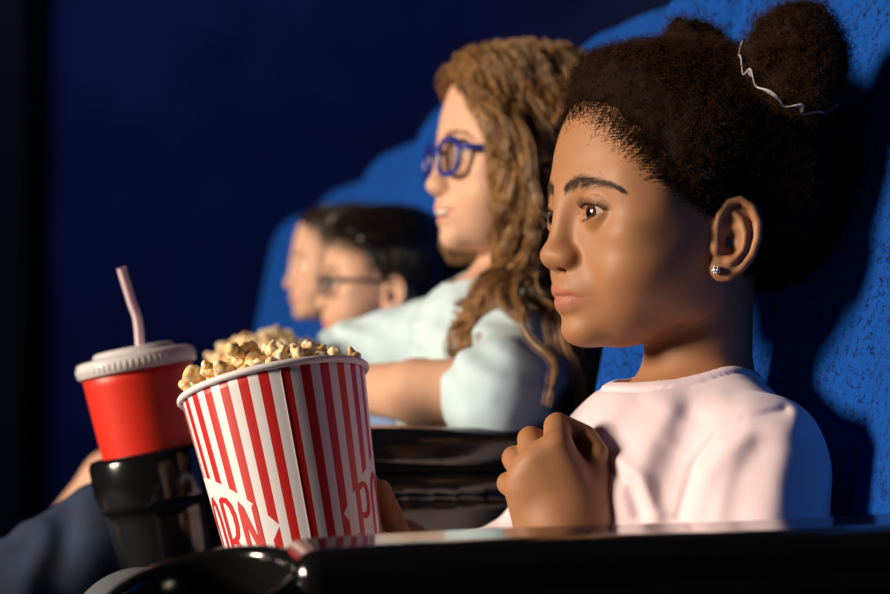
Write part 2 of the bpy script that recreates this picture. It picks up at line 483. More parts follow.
EF1, _e = ear_prims(G1, 1); S1.many(EF1, _e)
EF1r, _e = ear_prims(G1, -1); S1.many(EF1r, _e)
T1 = yaw_frame(at(695, 398, 1.2), 20, pitch=14)
WM = Frame((0, 0, 0), np.eye(3))                       # world mm
mm = lambda p: np.asarray(p, float)*1000
def torso(S, T, infl=0, w=1.0, sh=86):
    S.add(T, ell((6, 0, -78), (76+infl, 100*w+infl, 88+infl)), 20)
    S.add(T, ell((12, 0, -165), (78+infl, 92*w+infl, 95+infl)), 25)
    S.add(T, cap((-6, -sh, -36), (-6, sh, -36), 33+infl), 22)
    for s in (1, -1): S.add(T, cap((-10, 6*s, 1), (-8, 74*s, -27), 26+infl, 24+infl), 18)
    S.add(T, ell((15, 0, -235), (86+infl, 98*w+infl, 62+infl)), 25)
sh_n = T1.wor((-8, 97, -46)); el_n = V(.165, 1.03, -.245)
HM = at(537, 460, 1.115)
def hp(a, b, c): return mm(HM)+V(a, c-.28*(a-8), b)
wr_n = (hp(20, -66, 10))/1000
sh_f = T1.wor((-8, -104, -46)); el_f = at(522, 572, 1.38); wr_f = at(425, 580, 1.27)
S1.add(WM, cap(mm(G1.wor((-16, 0, -48))), mm(T1.wor((-4, 0, -15))), 36, 37), 9)
torso(S1, T1)
S1.add(WM, cap(mm(sh_n), mm(el_n), 36, 29), 20); S1.add(WM, cap(mm(el_n), mm(wr_n), 29, 21), 12)
S1.add(WM, cap(mm(sh_f), mm(el_f), 36, 29), 20); S1.add(WM, cap(mm(el_f), mm(wr_f), 29, 20), 12)
# clenched left hand: four fingers and a thumb
MC = [(13, 9, 3), (0, 0, 1), (-7, -9.5, 2), (-10.5, -20, 5)]
PI = [(14, 20.5, 22), (-2.8, 11.8, 24), (-13, -.5, 23), (-17, -16.5, 20)]
FR = [9.2, 9, 8.7, 8]
S1.add(WM, ell(hp(15, -21, 10), (28, 13.5, 22), np.array([[cos(.75), 0, -sin(.75)], [0, 1, 0], [sin(.75), 0, cos(.75)]])), 12)
for (m0, p0, r, q) in zip(MC, PI, FR, [(33, -40, 11), (24, -43, 10), (13, -44, 10), (0, -44, 11)]):
    S1.add(WM, cap(hp(*m0), hp(*q), r+.8, 14.5), 12)
for m0, p0, r in zip(MC, PI, FR):
    p0 = V(*p0); d0 = p0+V(17, -7, 5); t0 = d0+V(7, -9, -13)
    S1.add(WM, chain([hp(*m0), hp(*p0), hp(*d0), hp(*t0)], [r, r-.3, r-1, r-1.8]), 1.4)
S1.add(WM, cap(hp(17, -42, 9), mm(wr_n), 22, 21), 10)
S1.add(WM, chain([hp(33, -34, 12), hp(36, -8, 18), hp(35, 6, 26), hp(20, 10, 34)], [14, 10.5, 8.4, 7]), 5)
# right hand round the bucket: fingers point up along its side
def rh(px, py, Y): return mm(at(px, py, Y))
S1.add(WM, cap(rh(408, 560, 1.27), rh(405, 545, 1.26), 20, 19), 10)
for k, (px, py, Y) in enumerate([(381, 489, 1.235), (368, 480, 1.262), (352, 486, 1.285)]):
    S1.add(WM, chain([rh(404-8*k, 548, 1.245+.014*k), rh(392-8*k, 516, 1.24+.02*k), rh(px, py, Y)], [9, 8, 7]), 2)
S1.add(WM, chain([rh(400, 556, 1.235), rh(385, 545, 1.205), rh(366, 535, 1.17)], [10, 8.5, 7.5]), 3)
# legs
hip = lambda s: T1.wor((30, 50*s, -240)); kn = lambda s: V(-.205, 1.13-.075*s, -.195); an = lambda s: kn(s)+V(-.03, 0, -.27)
for s in (1, -1):
    S1.add(WM, cap(mm(hip(s)), mm(kn(s)), 54, 42), 15); S1.add(WM, cap(mm(kn(s)), mm(an(s)), 41, 28), 8)
    S1.add(WM, cap(mm(an(s)), mm(an(s))+V(-110, -35, -18), 30, 24), 8)
v, f = S1.mesh(G1.o+V(-.45, -.3, -.75), G1.o+V(.2, .35, .15), .0013)
print('girl1 verts', len(v))
body1 = mk('body', v, f, M_skin1, root1, attrs={'tint': tint_lips(G1.loc(v))})
for s in (1, -1):
    eyeball('eye', G1, s, root1, eye_mats, (13, -1))
    bh = brow_hairs(S1, G1, s, [(7, 16), (19, 19.5), (32, 19.5), (47, 16.5), (61, 10)], 800, .0062, .00009, 2.2)
    mk('eyebrow', *bh, M_brow, root1)
    mk('eyelashes', *merge(lashes(G1, s), lashes(G1, s, n=34, up=False, length=3.2, rad=.0001)), M_dark_hair, root1)
# hair: a curly cap combed back, with fine coils standing out of it
_gu = np.array([-72, -66, -40, -20, -10, -3, 4, 19, 40, 58, 70, 80, 115]); _gf = np.array([-70, -40, -27, -24, -8, 16, 30, 51, 65, 73, 79, 92, 130])
def hair_mask(p):
    ft = np.interp(p[..., 2], _gu, _gf)+1.3*vnoise(p*.09)
    m = ft-p[..., 0]
    ear = np.hypot((p[..., 0]+1)/17, (p[..., 2]+20)/27)-1      # keep off the ear
    m = np.minimum(m, np.where(np.abs(p[..., 1]) > 50, ear*26, 99))
    return m
def hair_thick(p): return 17*sstep(3, 64, hair_mask(p))**.8-1.8
SH = Solid()
def hcap(p): return HD1.ev(G1.wor(p))*1000-hair_thick(p)-1.6*fbm(p*.11, 3)*sstep(0, 20, hair_mask(p))
SH.add(G1, hcap, 0)
v, f = SH.mesh(G1.o+V(-.13, -.13, -.1), G1.o+V(.13, .13, .15), .002)
keep = hair_thick(G1.loc(v)) > -1.0
f = f[keep[f].all(1)]
nrm = facing(HD1, v); L1 = G1.loc(v)
def pick(n, w):
    w = np.clip(w, 0, None); return rng.choice(len(v), n, p=w/w.sum())
wv = keep*(L1[:, 1] > -55)
i1 = pick(24000, wv); back = G1.dirw((-.7, 0, .35))
c1 = coils(v[i1]-nrm[i1]*.002, nrm[i1]*.8+back*.5, .0085, .0012, 2.4, 11, .00015, .5)
edge = (L1[:, 1] > -55)*np.exp(-((hair_mask(L1)-5)/7)**2)
i2 = pick(13000, edge)
c2 = coils(to_surface(HD1, v[i2])+nrm[i2]*.0004, nrm[i2]*.12+back*1.0, .0075, .0005, 1.4, 10, .00013, .3)
tone = lambda n0, *cs: np.concatenate([np.zeros(n0)]+[np.repeat(rng.uniform(.15, 1, c[0].shape[0]//per), per) for c, per in cs])
hair1 = mk('hair', *merge((v, f), c1, c2), M_hair1, root1, attrs={'tone': np.concatenate([tone(len(v), (c1, 33)), .25*tone(0, (c2, 30))])})
def bun(c, r, n, seed):
    S = Solid()
    S.add(G1, lambda p: ell(c, r)(p)-5.5*fbm((p+seed)*.06, 3)-1.2*vnoise(p*.3), 0)
    o = G1.wor(c); bv, bf = S.mesh(o-.06, o+.06, .002)
    nn = facing(S, bv); k = rng.choice(len(bv), n)
    cc = coils(bv[k]-nn[k]*.002, nn[k], .010, .0017, 2.0, 12, .00014, .55)
    return mk('hair_puff', *merge((bv, bf), cc), M_hair1, hair1, attrs={'tone': tone(len(bv), (cc, 36))})
bun((-40, 84, 98), (31, 31, 36), 5200, 3); bun((-45, -60, 121), (25, 26, 28), 2000, 40)
M_scr = NT('grey_organza').set(Base_Color=(.42, .43, .50), Roughness=.35, Alpha=.7, Sheen_Weight=.5).m
M_hem = plain('pale_grey_hem', (.42, .43, .48), .4)
def scrunchie(c, axis, r):
    ax_ = unit(axis); a = unit(np.cross(ax_, V(0, 0, 1))); b = np.cross(ax_, a)
    n, k = 420, 12; th = np.linspace(0, 2*pi, n, endpoint=False); W = []
    for j in range(k):
        s_ = j/(k-1); wob = np.sin(th*12+.9*np.sin(th*5))*3.8*s_**1.2+np.sin(th*7)*1.5*s_
        rr = r+15*s_-5*s_**3+.5*wob; hh = -3+5*s_+wob
        W.append(c+np.cos(th)[:, None]*a*rr[:, None]+np.sin(th)[:, None]*b*rr[:, None]+ax_*hh[:, None])
    W = np.array(W).reshape(-1, 3); F = [(j*n+i, j*n+(i+1) % n, (j+1)*n+(i+1) % n, (j+1)*n+i) for j in range(k-1) for i in range(n)]
    rim = W.reshape(k, n, 3)[-1]; rim = np.concatenate([rim, rim[:1]])
    o = mk('hair_tie', G1.wor(W), F, M_scr, hair1)
    vv, ff = tube1(G1.wor(rim), .0006, 6, False)
    mk('hem', vv, ff, M_hem, o)
    return o
scrunchie(V(-38, 74, 87), (-.15, .7, .65), 25.5); scrunchie(V(-42, -48, 98), (-.15, -.6, .75), 20)
# ear stud
es = EF1.wor((2, -20, 8)); mb = MB()
v_, f_ = lathe([(sin(a)*.0026, cos(a)*.0026) for a in np.linspace(0.001, pi-.001, 10)], 14); mb.add(v_+es, f_)
for k in range(9):
    a = k*2.4; z = 1-(k+.5)/7; rr = math.sqrt(max(0, 1-z*z)); q = es+EF1.dirw((cos(a)*rr*.0024, sin(a)*rr*.0024, z*.0024))
    v_, f_ = lathe([(sin(b)*.0008, cos(b)*.0008) for b in np.linspace(0.001, pi-.001, 6)], 8); mb.add(v_+q, f_)
mb.build('ear_stud', plain('silver_stud', (.8, .76, .74), .3, Metallic=.8), root1)
# shirt
M_shirt = NT('pink_cotton').set(Base_Color=(.80, .64, .72), Roughness=.85, Sheen_Weight=.25, Subsurface_Weight=.05, Subsurface_Scale=.003)
M_shirt.noise_bump(1400, .25, .0006, 2); M_shirt = M_shirt.m
SS = Solid(); torso(SS, T1, 6)
for a_, b_, c_ in ((sh_n, el_n, wr_n), (sh_f, el_f, wr_f)):
    SS.add(WM, cap(mm(a_), mm(b_), 42, 41), 16); SS.add(WM, cap(mm(b_), mm(b_+(c_-b_)*.5), 41, 35), 10)
folds = [([(784, 411), (745, 420), (716, 436), (694, 465), (679, 515)], -3.6, 3.2), ([(792, 424), (752, 431), (727, 446), (706, 473), (692, 515)], 5.5, 9),
         ([(600, 440), (625, 472), (642, 486), (655, 515)], 5, 6), ([(612, 468), (630, 481), (640, 512)], -5, 5), ([(668, 412), (650, 440), (640, 470)], 4.5, 9), ([(690, 420), (676, 450), (662, 500)], -4, 9),
         ([(640, 405), (620, 430), (610, 455)], -1.8, 7), ([(760, 440), (742, 475), (735, 515)], -2.0, 9), ([(790, 440), (775, 480), (772, 515)], 2.2, 10), ([(735, 460), (722, 490), (716, 518)], 1.6, 6), ([(720, 402), (700, 415), (672, 440)], 1.6, 7)]
_fp = [(np.array([at(x, y, 1.10)[[0, 2]]*1000 for x, y in pl]), a, w) for pl, a, w in folds]
def foldfn(p):
    q = p[..., [0, 2]]*(1100/np.maximum(p[..., 1], 500))[..., None]; d = 0
    for pl, a, w in _fp:
        best = np.full(q.shape[:-1], 1e9)
        for i in range(len(pl)-1):
            ab = pl[i+1]-pl[i]; t = np.clip(((q-pl[i]) @ ab)/(ab @ ab), 0, 1)
            best = np.minimum(best, np.linalg.norm(q-pl[i]-t[..., None]*ab, axis=-1))
        d = d-a*np.exp(-(best/w)**2)
    return .8*d*(p[..., 1] < 1230)-2.2*vnoise(p*V(.03, .03, .014))-.8*vnoise(p*V(.07, .07, .03)+5)
SS.add(WM, foldfn, 0, 'n')
na, nb = V(9, 0, -16), V(4, 0, 60)
def neckd(p):
    R = radians(-22); q = p-V(6, 0, 0); x = q[..., 0]*cos(R)+q[..., 2]*sin(R)
    return np.hypot(x/1.14, q[..., 1]/.96)
SS.add(T1, lambda p: -1.5*sstep(52, 50.5, neckd(p))*(p[..., 2] > -70)*sstep(80, 70, neckd(p))+.9*np.exp(-((neckd(p)-52)/1.0)**2)*(p[..., 2] > -70), 0, 'n')
SS.add(T1, lambda p: np.maximum(neckd(p)-42.5, -75-p[..., 2]), 3, 's')
v, f = SS.mesh(G1.o+V(-.3, -.3, -.42), G1.o+V(.2, .35, 0), .0016)
mk('shirt', v, f, M_shirt, root1)
ST = Solid(); ST.add(T1, ell((14, 0, -246), (94, 106, 52)), 10)
for s in (1, -1): ST.add(WM, cap(mm(hip(s)), mm(kn(s)), 61, 50), 15); ST.add(WM, cap(mm(kn(s)), mm(an(s))+V(0, 0, 25), 49, 40), 8)
v, f = ST.mesh(G1.o+V(-.5, -.3, -.75), G1.o+V(.2, .35, -.2), .004)
mk('trousers', v, f, NT('grey_denim').set(Base_Color=(.09, .10, .12), Roughness=.85).m, root1)
# ------------------------------------------------------------------ the auditorium
M_wall = NT('blue_wall_fabric'); M_wall.set(Roughness=.95); M_wall.colour_noise((.010, .018, .085), (.018, .03, .13), 3.0); M_wall.noise_bump(160, .3, .002); M_wall = M_wall.m
M_black = plain('black_cloth', (.004, .004, .006), .95)
M_floor = NT('dark_carpet').set(Roughness=.95); M_floor.colour_noise((.006, .008, .02), (.012, .015, .035), 40); M_floor = M_floor.m
FLZ = -.72
def box(x0, x1, y0, y1, z0, z1):
    v = [(x, y, z) for x in (x0, x1) for y in (y0, y1) for z in (z0, z1)]
    return v, [(0, 1, 3, 2), (4, 6, 7, 5), (0, 4, 5, 1), (2, 3, 7, 6), (0, 2, 6, 4), (1, 5, 7, 3)]
def struct(name, v, f, m): return tag(mk(name, v, f, m, None, smooth=False), kind='structure')
struct('floor', *box(-4.5, 4.2, -.8, 7.2, FLZ-.1, FLZ), M_floor)
struct('wall_back', *box(-4.5, 4.2, 7.0, 7.2, FLZ, 3.6), M_wall)
struct('wall_right', *box(4.2, 4.4, -.8, 7.2, FLZ, 3.6), M_wall)
mbw = MB(); mbw.add(*box(-4.5, -1.56, 6.55, 7.0, FLZ, 3.4)); tag(mbw.build('trim_1', M_black, smooth=False), kind='structure')

M_seat = NT('blue_seat_plush').set(Roughness=.9, Sheen_Weight=.04, Sheen_Roughness=.5, Sheen_Tint=(.3, .5, 1.), Specular_IOR_Level=.15)
tc = M_seat.n('ShaderNodeTexCoord'); n1 = M_seat.n('ShaderNodeTexNoise'); n1.inputs['Scale'].default_value = 520; n1.inputs['Detail'].default_value = 3
n2 = M_seat.n('ShaderNodeTexNoise'); n2.inputs['Scale'].default_value = 170; n2.inputs['Detail'].default_value = 4
ad = M_seat.n('ShaderNodeMath', operation='ADD'); rp = M_seat.n('ShaderNodeValToRGB')
rp.color_ramp.elements[0].position = .74; rp.color_ramp.elements[0].color = (.002, .012, .075, 1); rp.color_ramp.elements[1].position = 1.0; rp.color_ramp.elements[1].color = (.002, .062, .34, 1)
M_seat.l(tc.outputs['Object'], n1.inputs['Vector']); M_seat.l(tc.outputs['Object'], n2.inputs['Vector']); M_seat.l(n1.outputs['Fac'], ad.inputs[0]); M_seat.l(n2.outputs['Fac'], ad.inputs[1])
M_seat.l(ad.outputs[0], rp.inputs['Fac']); M_seat.l(rp.outputs['Color'], M_seat.b.inputs['Base Color'])
bp = M_seat.n('ShaderNodeBump'); bp.inputs['Strength'].default_value = .7; bp.inputs['Distance'].default_value = .0015; M_seat.l(ad.outputs[0], bp.inputs['Height']); M_seat.l(bp.outputs['Normal'], M_seat.b.inputs['Normal'])
M_seat = M_seat.m
M_gloss = NT('glossy_black_plastic').set(Base_Color=(.006, .006, .007), Roughness=.14, Specular_IOR_Level=.55, Coat_Weight=.4, Coat_Roughness=.08); M_gloss.noise_bump(25, .04, .004); M_gloss = M_gloss.m
M_matt = plain('dark_metal', (.02, .02, .024), .5, Metallic=.5)

def back_fn(p):
    l = p[..., 1]; u = p[..., 2]; x = p[..., 0]; al = np.abs(l)
    top = 247-26*(al/250)**2
    q0 = al-250; q1 = np.maximum(u-top, -460-u)
    r = 75; a = q0+r; b = q1+r
    d2 = np.hypot(np.maximum(a, 0), np.maximum(b, 0))+np.minimum(np.maximum(a, b), 0)-r
    wing = 58*np.clip((al-60)/190, 0, 1)**1.7+10*sstep(-120, -380, u)
    gro = 5*np.exp(-((al-68)/5)**2)+5*np.exp(-((al-165)/5)**2)
    puff = 5*np.cos(np.clip((al-116)/48, -1, 1)*pi/2)*(al > 68)*(al < 165)
    f0 = wing-gro+puff
    d1 = np.maximum(x-f0, -x-55+f0*.3)
    return smax(d2*.9, d1*.85, 26)
SB = Solid(); F0 = Frame((0, 0, 0), np.eye(3)); SB.add(F0, back_fn, 0)
bv, bf = SB.mesh((-.1, -.28, -.5), (.1, .28, .28), .005)
me_seat = None
seats = []
def seat(x, y, yaw, label, dz=0):
    fr = yaw_frame((x, y, .1+dz), yaw, pitch=11); fl = yaw_frame((x, y, 0), yaw)
    root = empty('cinema_seat', fl.wor((60, 0, FLZ*1000)))
    tag(root, label, 'seat', 'blue cinema seats in the row')
    W = lambda L: np.asarray(L)*1000
    mk('backrest', fr.wor(bv*1000), bf, M_seat, root)
    S = Solid(); S.add(fl, lambda p: rbox((205, 0, -312), (225, 236, 62), 45, np.array([[cos(.17), 0, sin(.17)], [0, 1, 0], [-sin(.17), 0, cos(.17)]]))(p)-4*np.exp(-((np.abs(p[..., 1])-150)/9)**2)*-1, 0)
    o = fl.wor((205, 0, -312)); v, f = S.mesh(o-V(.36, .36, .2), o+V(.36, .36, .2), .008)
    mk('seat_cushion', v, f, M_seat, root)
    mb = MB()
    for lx, ly, lz, hx, hy, hz in [(60, 0, -420, 90, 60, 300), (60, 0, FLZ*1000+12, 130, 110, 12)]:
        z0 = max(lz-hz, FLZ*1000); v, f = box(lx-hx, lx+hx, ly-hy, ly+hy, z0, lz+hz if hz < 50 else -380); mb.add(fl.wor(v), f)
    mb.build('base', M_matt, root, smooth=False)
    seats.append(root)
seat(.268, 1.20, 19.5, 'blue plush seat directly behind the girl in the pink shirt')
seat(.195, 1.76, 14, 'blue plush seat behind the girl with blue glasses and long hair', .03)
seat(.03, 2.36, 14, 'blue plush seat behind the dark haired boy in glasses', .042)
seat(-.075, 2.92, 15, 'blue plush seat behind the girl with a white hair clip', .03)
seat(-.194, 3.47, 16.5, 'empty blue plush seat, second from the far end of the row', .015)
seat(-.328, 4.02, 17, 'empty blue plush seat at the far left end of the row')

def armrest(xb, yb, yaw, Z, length, label, cup_tilt, cz, cup_off=0.0, pitch=0.0, lean=0.0):
    """a moulded armrest: pad, side body and a cup holder at its front end"""
    fl = yaw_frame((xb, yb, Z), yaw, pitch=pitch)
    root = empty('armrest', fl.wor((150, 0, FLZ*1000-Z*1000)))
    tag(root, label, 'armrest', 'glossy black armrests between the seats')
    L = length*1000
    S = Solid()
    S.add(fl, rbox((L/2-30, 0, -18), (L/2, 38, 18), 13), 0)
    S.add(fl, lambda p: .8*np.sin(p[..., 0]*.02), 0, 'n')
    o = fl.wor((L/2-30, 0, -18)); v, f = S.mesh(o-V(L/2000+.06, L/2000, .06), o+V(L/2000+.06, L/2000, .06), .003)
    mk('arm_pad', v, f, M_gloss, root)
    S = Solid(); S.add(fl, rbox((L/2-55, 0, -72), (L/2-25, 31, 40), 16), 0); S.add(fl, rbox((L/2-55, 0, -58), (L/2, 60, 2.5), 1), 2, 's'); S.add(fl, rbox((L/2-55, 0, -58), (L/2-28, 28, 20), 4), 0)
    v, f = S.mesh(o-V(L/2000+.06, L/2000, .14), o+V(L/2000+.06, L/2000, .06), .003)
    mk('arm_body', v, f, M_gloss, root)
    mb = MB(); v, f = box(-20, 110, -24, 24, FLZ*1000-Z*1000, -100); mb.add(fl.wor(v), f); v, f = box(-50, 150, -45, 45, FLZ*1000-Z*1000, FLZ*1000-Z*1000+14); mb.add(fl.wor(v), f)
    mb.build('support', M_matt, root, smooth=False)
    # cup holder: a ring with a step and a tapering cup, open at the top
    co = fl.wor((L-12+cup_off, 0, 0)); co[2] = cz
    a = radians(cup_tilt); R = np.array([[cos(a), 0, sin(a)], [0, 1, 0], [-sin(a), 0, cos(a)]])
    b_ = radians(lean); R = R @ np.array([[1, 0, 0], [0, cos(b_), sin(b_)], [0, -sin(b_), cos(b_)]])
    cf = Frame(co, R)
    prof = [(42, -2), (43.5, 1), (47, 2.5), (51, 1.5), (53, -3), (53, -36), (52, -41), (48, -43), (46.5, -46), (46, -52), (40, -112), (38, -118), (1, -120), (1, -114), (35, -112), (37, -106), (41, -20)]
    v, f = lathe(prof, 72, closed=True)
    mk('cup_holder', cf.wor(v), f, M_gloss, root)
    return cf
armrest(.255, .955, 12, -.0865, .372, 'glossy black armrest nearest the camera with an empty cup holder', 10, -.114, 22, -1.2, 14)
CH = armrest(.185, 1.515, 8, -.060, .40, 'glossy black armrest between the two nearest girls, holding the red cup', 11, -.080, 40)
# ------------------------------------------------------------------ popcorn buckets
def rt(name, o, axis_to, label, cat, spin=0, group=None):
    """root Empty whose local z points along axis_to; children are built in its local metres"""
    z = unit(axis_to); y = unit(np.cross(z, V(1, 0, 0))); x = np.cross(y, z)
    M = Matrix(((x[0], y[0], z[0], o[0]), (x[1], y[1], z[1], o[1]), (x[2], y[2], z[2], o[2]), (0, 0, 0, 1))) @ Matrix.Rotation(spin, 4, 'Z')
    r = empty(name, (0, 0, 0)); r.matrix_world = M; r['_w'] = [0., 0., 0.]
    tag(r, label, cat, group); return r, M
BH, RT, RB = .150, .0625, .0475
def paper_mat(name, c_red, c_white, centres, n_str, zc, hh, half):
    t = NT(name); t.set(Roughness=.38, Specular_IOR_Level=.45)
    tc = t.n('ShaderNodeTexCoord'); sp = t.n('ShaderNodeSeparateXYZ'); t.l(tc.outputs['Object'], sp.inputs[0])
    def M(op, a, b=None, c=None):
        n = t.n('ShaderNodeMath', operation=op)
        for i, q in enumerate((a, b, c)):
            if q is None: continue
            if isinstance(q, (int, float)): n.inputs[i].default_value = q
            else: t.l(q, n.inputs[i])
        return n.outputs[0]
    ang = M('ARCTAN2', sp.outputs[0], M('MULTIPLY', sp.outputs[1], -1.0))     # 0 towards the camera, grows to the right
    fr = M('FRACT', M('ADD', M('MULTIPLY', ang, n_str/(2*pi)), 20.38))
    red = M('LESS_THAN', fr, .5)
    for cdeg in centres:
        d = M('SUBTRACT', ang, radians(cdeg)); d = M('WRAP', d, pi, -pi)
        d = M('DIVIDE', d, radians(half)); d2 = M('MULTIPLY', d, d)
        lim = M('MULTIPLY', M('SUBTRACT', 1.0, d2), hh)
        inside = M('LESS_THAN', M('ABSOLUTE', M('SUBTRACT', sp.outputs[2], zc)), lim)
        red = M('MULTIPLY', red, M('SUBTRACT', 1.0, inside))
    mx = t.n('ShaderNodeMix', data_type='RGBA'); mx.inputs[6].default_value = (*c_white, 1); mx.inputs[7].default_value = (*c_red, 1)
    t.l(red, mx.inputs[0]); t.l(mx.outputs[2], t.b.inputs['Base Color'])
    return t.m
ZC, HH, HALF = BH-.100, .047, 77
RED = (.56, .016, .018); WHITE = (.80, .78, .84)
M_paper = paper_mat('striped_paper', RED, WHITE, (-88, 113), 28, ZC, HH, HALF)
M_red = plain('red_print', RED, .4); M_white_paper = plain('white_paper', WHITE, .5)
GL = {'P': [[(0, 0), (0, 1), (.55, 1), (.85, .93), (1, .8), (1, .62), (.85, .5), (.55, .44), (0, .44)]],
      'O': [[(.5, 1), (.15, .93), (0, .78), (0, .22), (.15, .07), (.5, 0), (.85, .07), (1, .22), (1, .78), (.85, .93), (.5, 1)]],
      'C': [[(1, .72), (1, .8), (.85, .94), (.5, 1), (.15, .93), (0, .78), (0, .22), (.15, .07), (.5, 0), (.85, .06), (1, .2), (1, .28)]],
      'R': [[(0, 0), (0, 1), (.55, 1), (.85, .93), (1, .8), (1, .64), (.85, .52), (.55, .47), (0, .47)], [(.5, .47), (.8, .36), (1, 0)]],
      'N': [[(0, 0), (0, 1), (.25, .75), (.75, .25), (1, 0), (1, 1)]]}
def lettering(word, cdeg, pitch, width, sw):
    """flat printed strokes wrapped round the cone"""
    mb = MB(); n = len(word)
    for k, ch in enumerate(word):
        c0 = cdeg+(k-(n-1)/2)*pitch
        for pl in GL[ch]:
            P = np.array(pl, float); seg = []
            for i in range(len(P)-1):
                m = max(2, int(np.linalg.norm(P[i+1]-P[i])*10)); seg.append(P[i]+(P[i+1]-P[i])*np.linspace(0, 1, m, endpoint=False)[:, None])
            P = np.concatenate(seg+[P[-1:]])
            th = c0+(P[:, 0]-.5)*width
            env = HH*.66*(1-.8*((th-cdeg)/HALF)**2)
            Q = np.stack([th*pi/180*.052, ZC+(P[:, 1]-.5)*2*env], -1)       # metres along the wall
            T = np.gradient(Q, axis=0); T /= np.linalg.norm(T, axis=1, keepdims=True)+1e-9; Nn = np.stack([-T[:, 1], T[:, 0]], -1)
            e0 = Q[0]-T[0]*sw*.5; e1 = Q[-1]+T[-1]*sw*.5
            Q = np.concatenate([[e0], Q, [e1]]); Nn = np.concatenate([Nn[:1]*.55, Nn, Nn[-1:]*.55])
            W = []
            for q in (Q+Nn*sw/2, Q, Q-Nn*sw/2):
                a = q[:, 0]/.052; r = RB+(RT-RB)*q[:, 1]/BH+.0003
                W.append(np.stack([r*np.sin(a), -r*np.cos(a), q[:, 1]], -1))
            m = len(Q); F = [(j*m+i, j*m+i+1, (j+1)*m+i+1, (j+1)*m+i) for j in (0, 1) for i in range(m-1)]
            mb.add(np.concatenate(W), F)
    return mb
def bucket(rim, axis, label, spin=0):
    o = np.asarray(rim)-unit(axis)*BH
    root, M = rt('popcorn_bucket', o, axis, label, 'popcorn bucket', spin)
    n = 24; z = np.linspace(0, BH, n)
    prof = [(.001, .004), (RB-.002, .004), (RB-.0004, .0)]+[(RB+(RT-RB)*a/BH, a) for a in z]+[(RT-.0012, BH), (RB+(RT-RB)*.05/BH-.001, .05), (RB-.002, .006), (.001, .006)]
    v, f = lathe(prof, 144); mk('cup_wall', v, f, M_paper, root)
    prof = [(RT+.0024*cos(a)+.0008, BH+.0024*sin(a)) for a in np.linspace(0, 2*pi, 14, endpoint=False)]
    v, f = lathe(prof, 144, closed=True); mk('rolled_rim', v, f, M_white_paper, root)
    for c in (-88, 113): lettering('POPCORN', c, 18.6, 11.4, .0038).build('lettering', M_red, root, smooth=False)
    zz = np.linspace(.001, BH-.003, 12); a0 = radians(8.2); W = []
    for da, dr in ((0, .0001), (.0, .00055), (.012, .0003)): W.append(np.stack([(RB+(RT-RB)*zz/BH+dr)*sin(a0+da), -(RB+(RT-RB)*zz/BH+dr)*cos(a0+da), zz], -1))
    W = np.concatenate(W); m = 12; mk('paper_seam', W, [(j*m+i, j*m+i+1, (j+1)*m+i+1, (j+1)*m+i) for j in (0, 1) for i in range(m-1)], M_white_paper, root)
    return root, M
M_pop = NT('popped_corn').set(Roughness=.6, Subsurface_Weight=.15, Subsurface_Scale=.003)
M_pop.attr_colour('butter', (.88, .78, .58), (.85, .55, .20)); M_pop.noise_bump(600, .3, .0008); M_pop = M_pop.m
pops = []
for k in range(7):
    S = Solid(); rr = np.random.default_rng(50+k); nb = rr.integers(4, 7); F0 = Frame((0, 0, 0), np.eye(3))
    for j in range(nb):
        d = unit(rr.normal(0, 1, 3)+V(0, 0, .4)); S.add(F0, ell(d*rr.uniform(3.2, 5.2), rr.uniform(2.6, 4.4, 3)), 1.6)
    S.add(F0, sph((0, 0, 0), 3.6), 2); S.add(F0, lambda p: -.55*fbm(p*.35+9, 2), 0, 'n')
    v, f = S.mesh((-.014,)*3, (.014,)*3, .0007)
    b = np.clip(.5+1.2*vnoise(v*260+k)-np.linalg.norm(v, axis=1)/.009*.75+.42, 0, 1)
    pops.append((v, f, b))
pop_me = []
def popcorn(rootM, n, label, group, seed, rise=.020, lean=(0, 0), fill_label=None):
    rr = np.random.default_rng(seed); R3 = rootM.to_3x3()
    for i in range(n):
        a = i*2.39996; r = (RT-.006)*math.sqrt((i+.5)/n); x, y = r*cos(a)+rr.normal(0, .0015), r*sin(a)+rr.normal(0, .0015)
        h = BH+.001+rise*(1-(r/RT)**2)+lean[0]*x+lean[1]*y+rr.normal(0, .003)+(.006 if rr.random() < .12 else 0)
        k = rr.integers(0, 7)
        if len(pop_me) <= k or pop_me[k] is None: pass
        o = bpy.data.objects.new('popcorn_piece', pop_me[k]); COL.objects.link(o)
        s = rr.uniform(.8, 1.15); E = Matrix.Rotation(rr.uniform(0, 6.28), 4, 'X') @ Matrix.Rotation(rr.uniform(0, 6.28), 4, 'Y')
        o.matrix_world = rootM @ Matrix.Translation((x, y, h)) @ E @ Matrix.Scale(s, 4)
        tag(o, label, 'popcorn', group)
    S = Solid(); F0 = Frame((0, 0, 0), np.eye(3))
    S.add(F0, lambda p: smax(np.hypot(p[..., 0], p[..., 1])-(RT*1000-4), np.maximum(p[..., 2]-(BH*1000-6+rise*1000*(1-(np.hypot(p[..., 0], p[..., 1])/62)**2)+1.5*vnoise(p*.2)), BH*1000-30-p[..., 2]), 4), 0)
    v, f = S.mesh((-.07, -.07, BH-.04), (.07, .07, BH+.03), .0022)
    v4 = (R3 @ Matrix.Identity(3)); w = v @ np.array(R3).T+np.array(rootM.translation)
    tag(mk('popcorn_filling', w, f, M_pop, None, attrs={'butter': np.clip(.55+.9*vnoise(v*180), 0, 1)}, loc=np.array(rootM @ Vector((0, 0, BH-.02)))), fill_label, 'popcorn', kind='stuff')
for k, (v, f, b) in enumerate(pops):
    o = mk('popcorn_piece', v, f, M_pop, None, attrs={'butter': b}); pop_me.append(o.data); bpy.data.objects.remove(o)
ax1 = V(-sin(radians(12.2))*cos(radians(11.5)), sin(radians(11.5)), cos(radians(12.2))*cos(radians(11.5)))
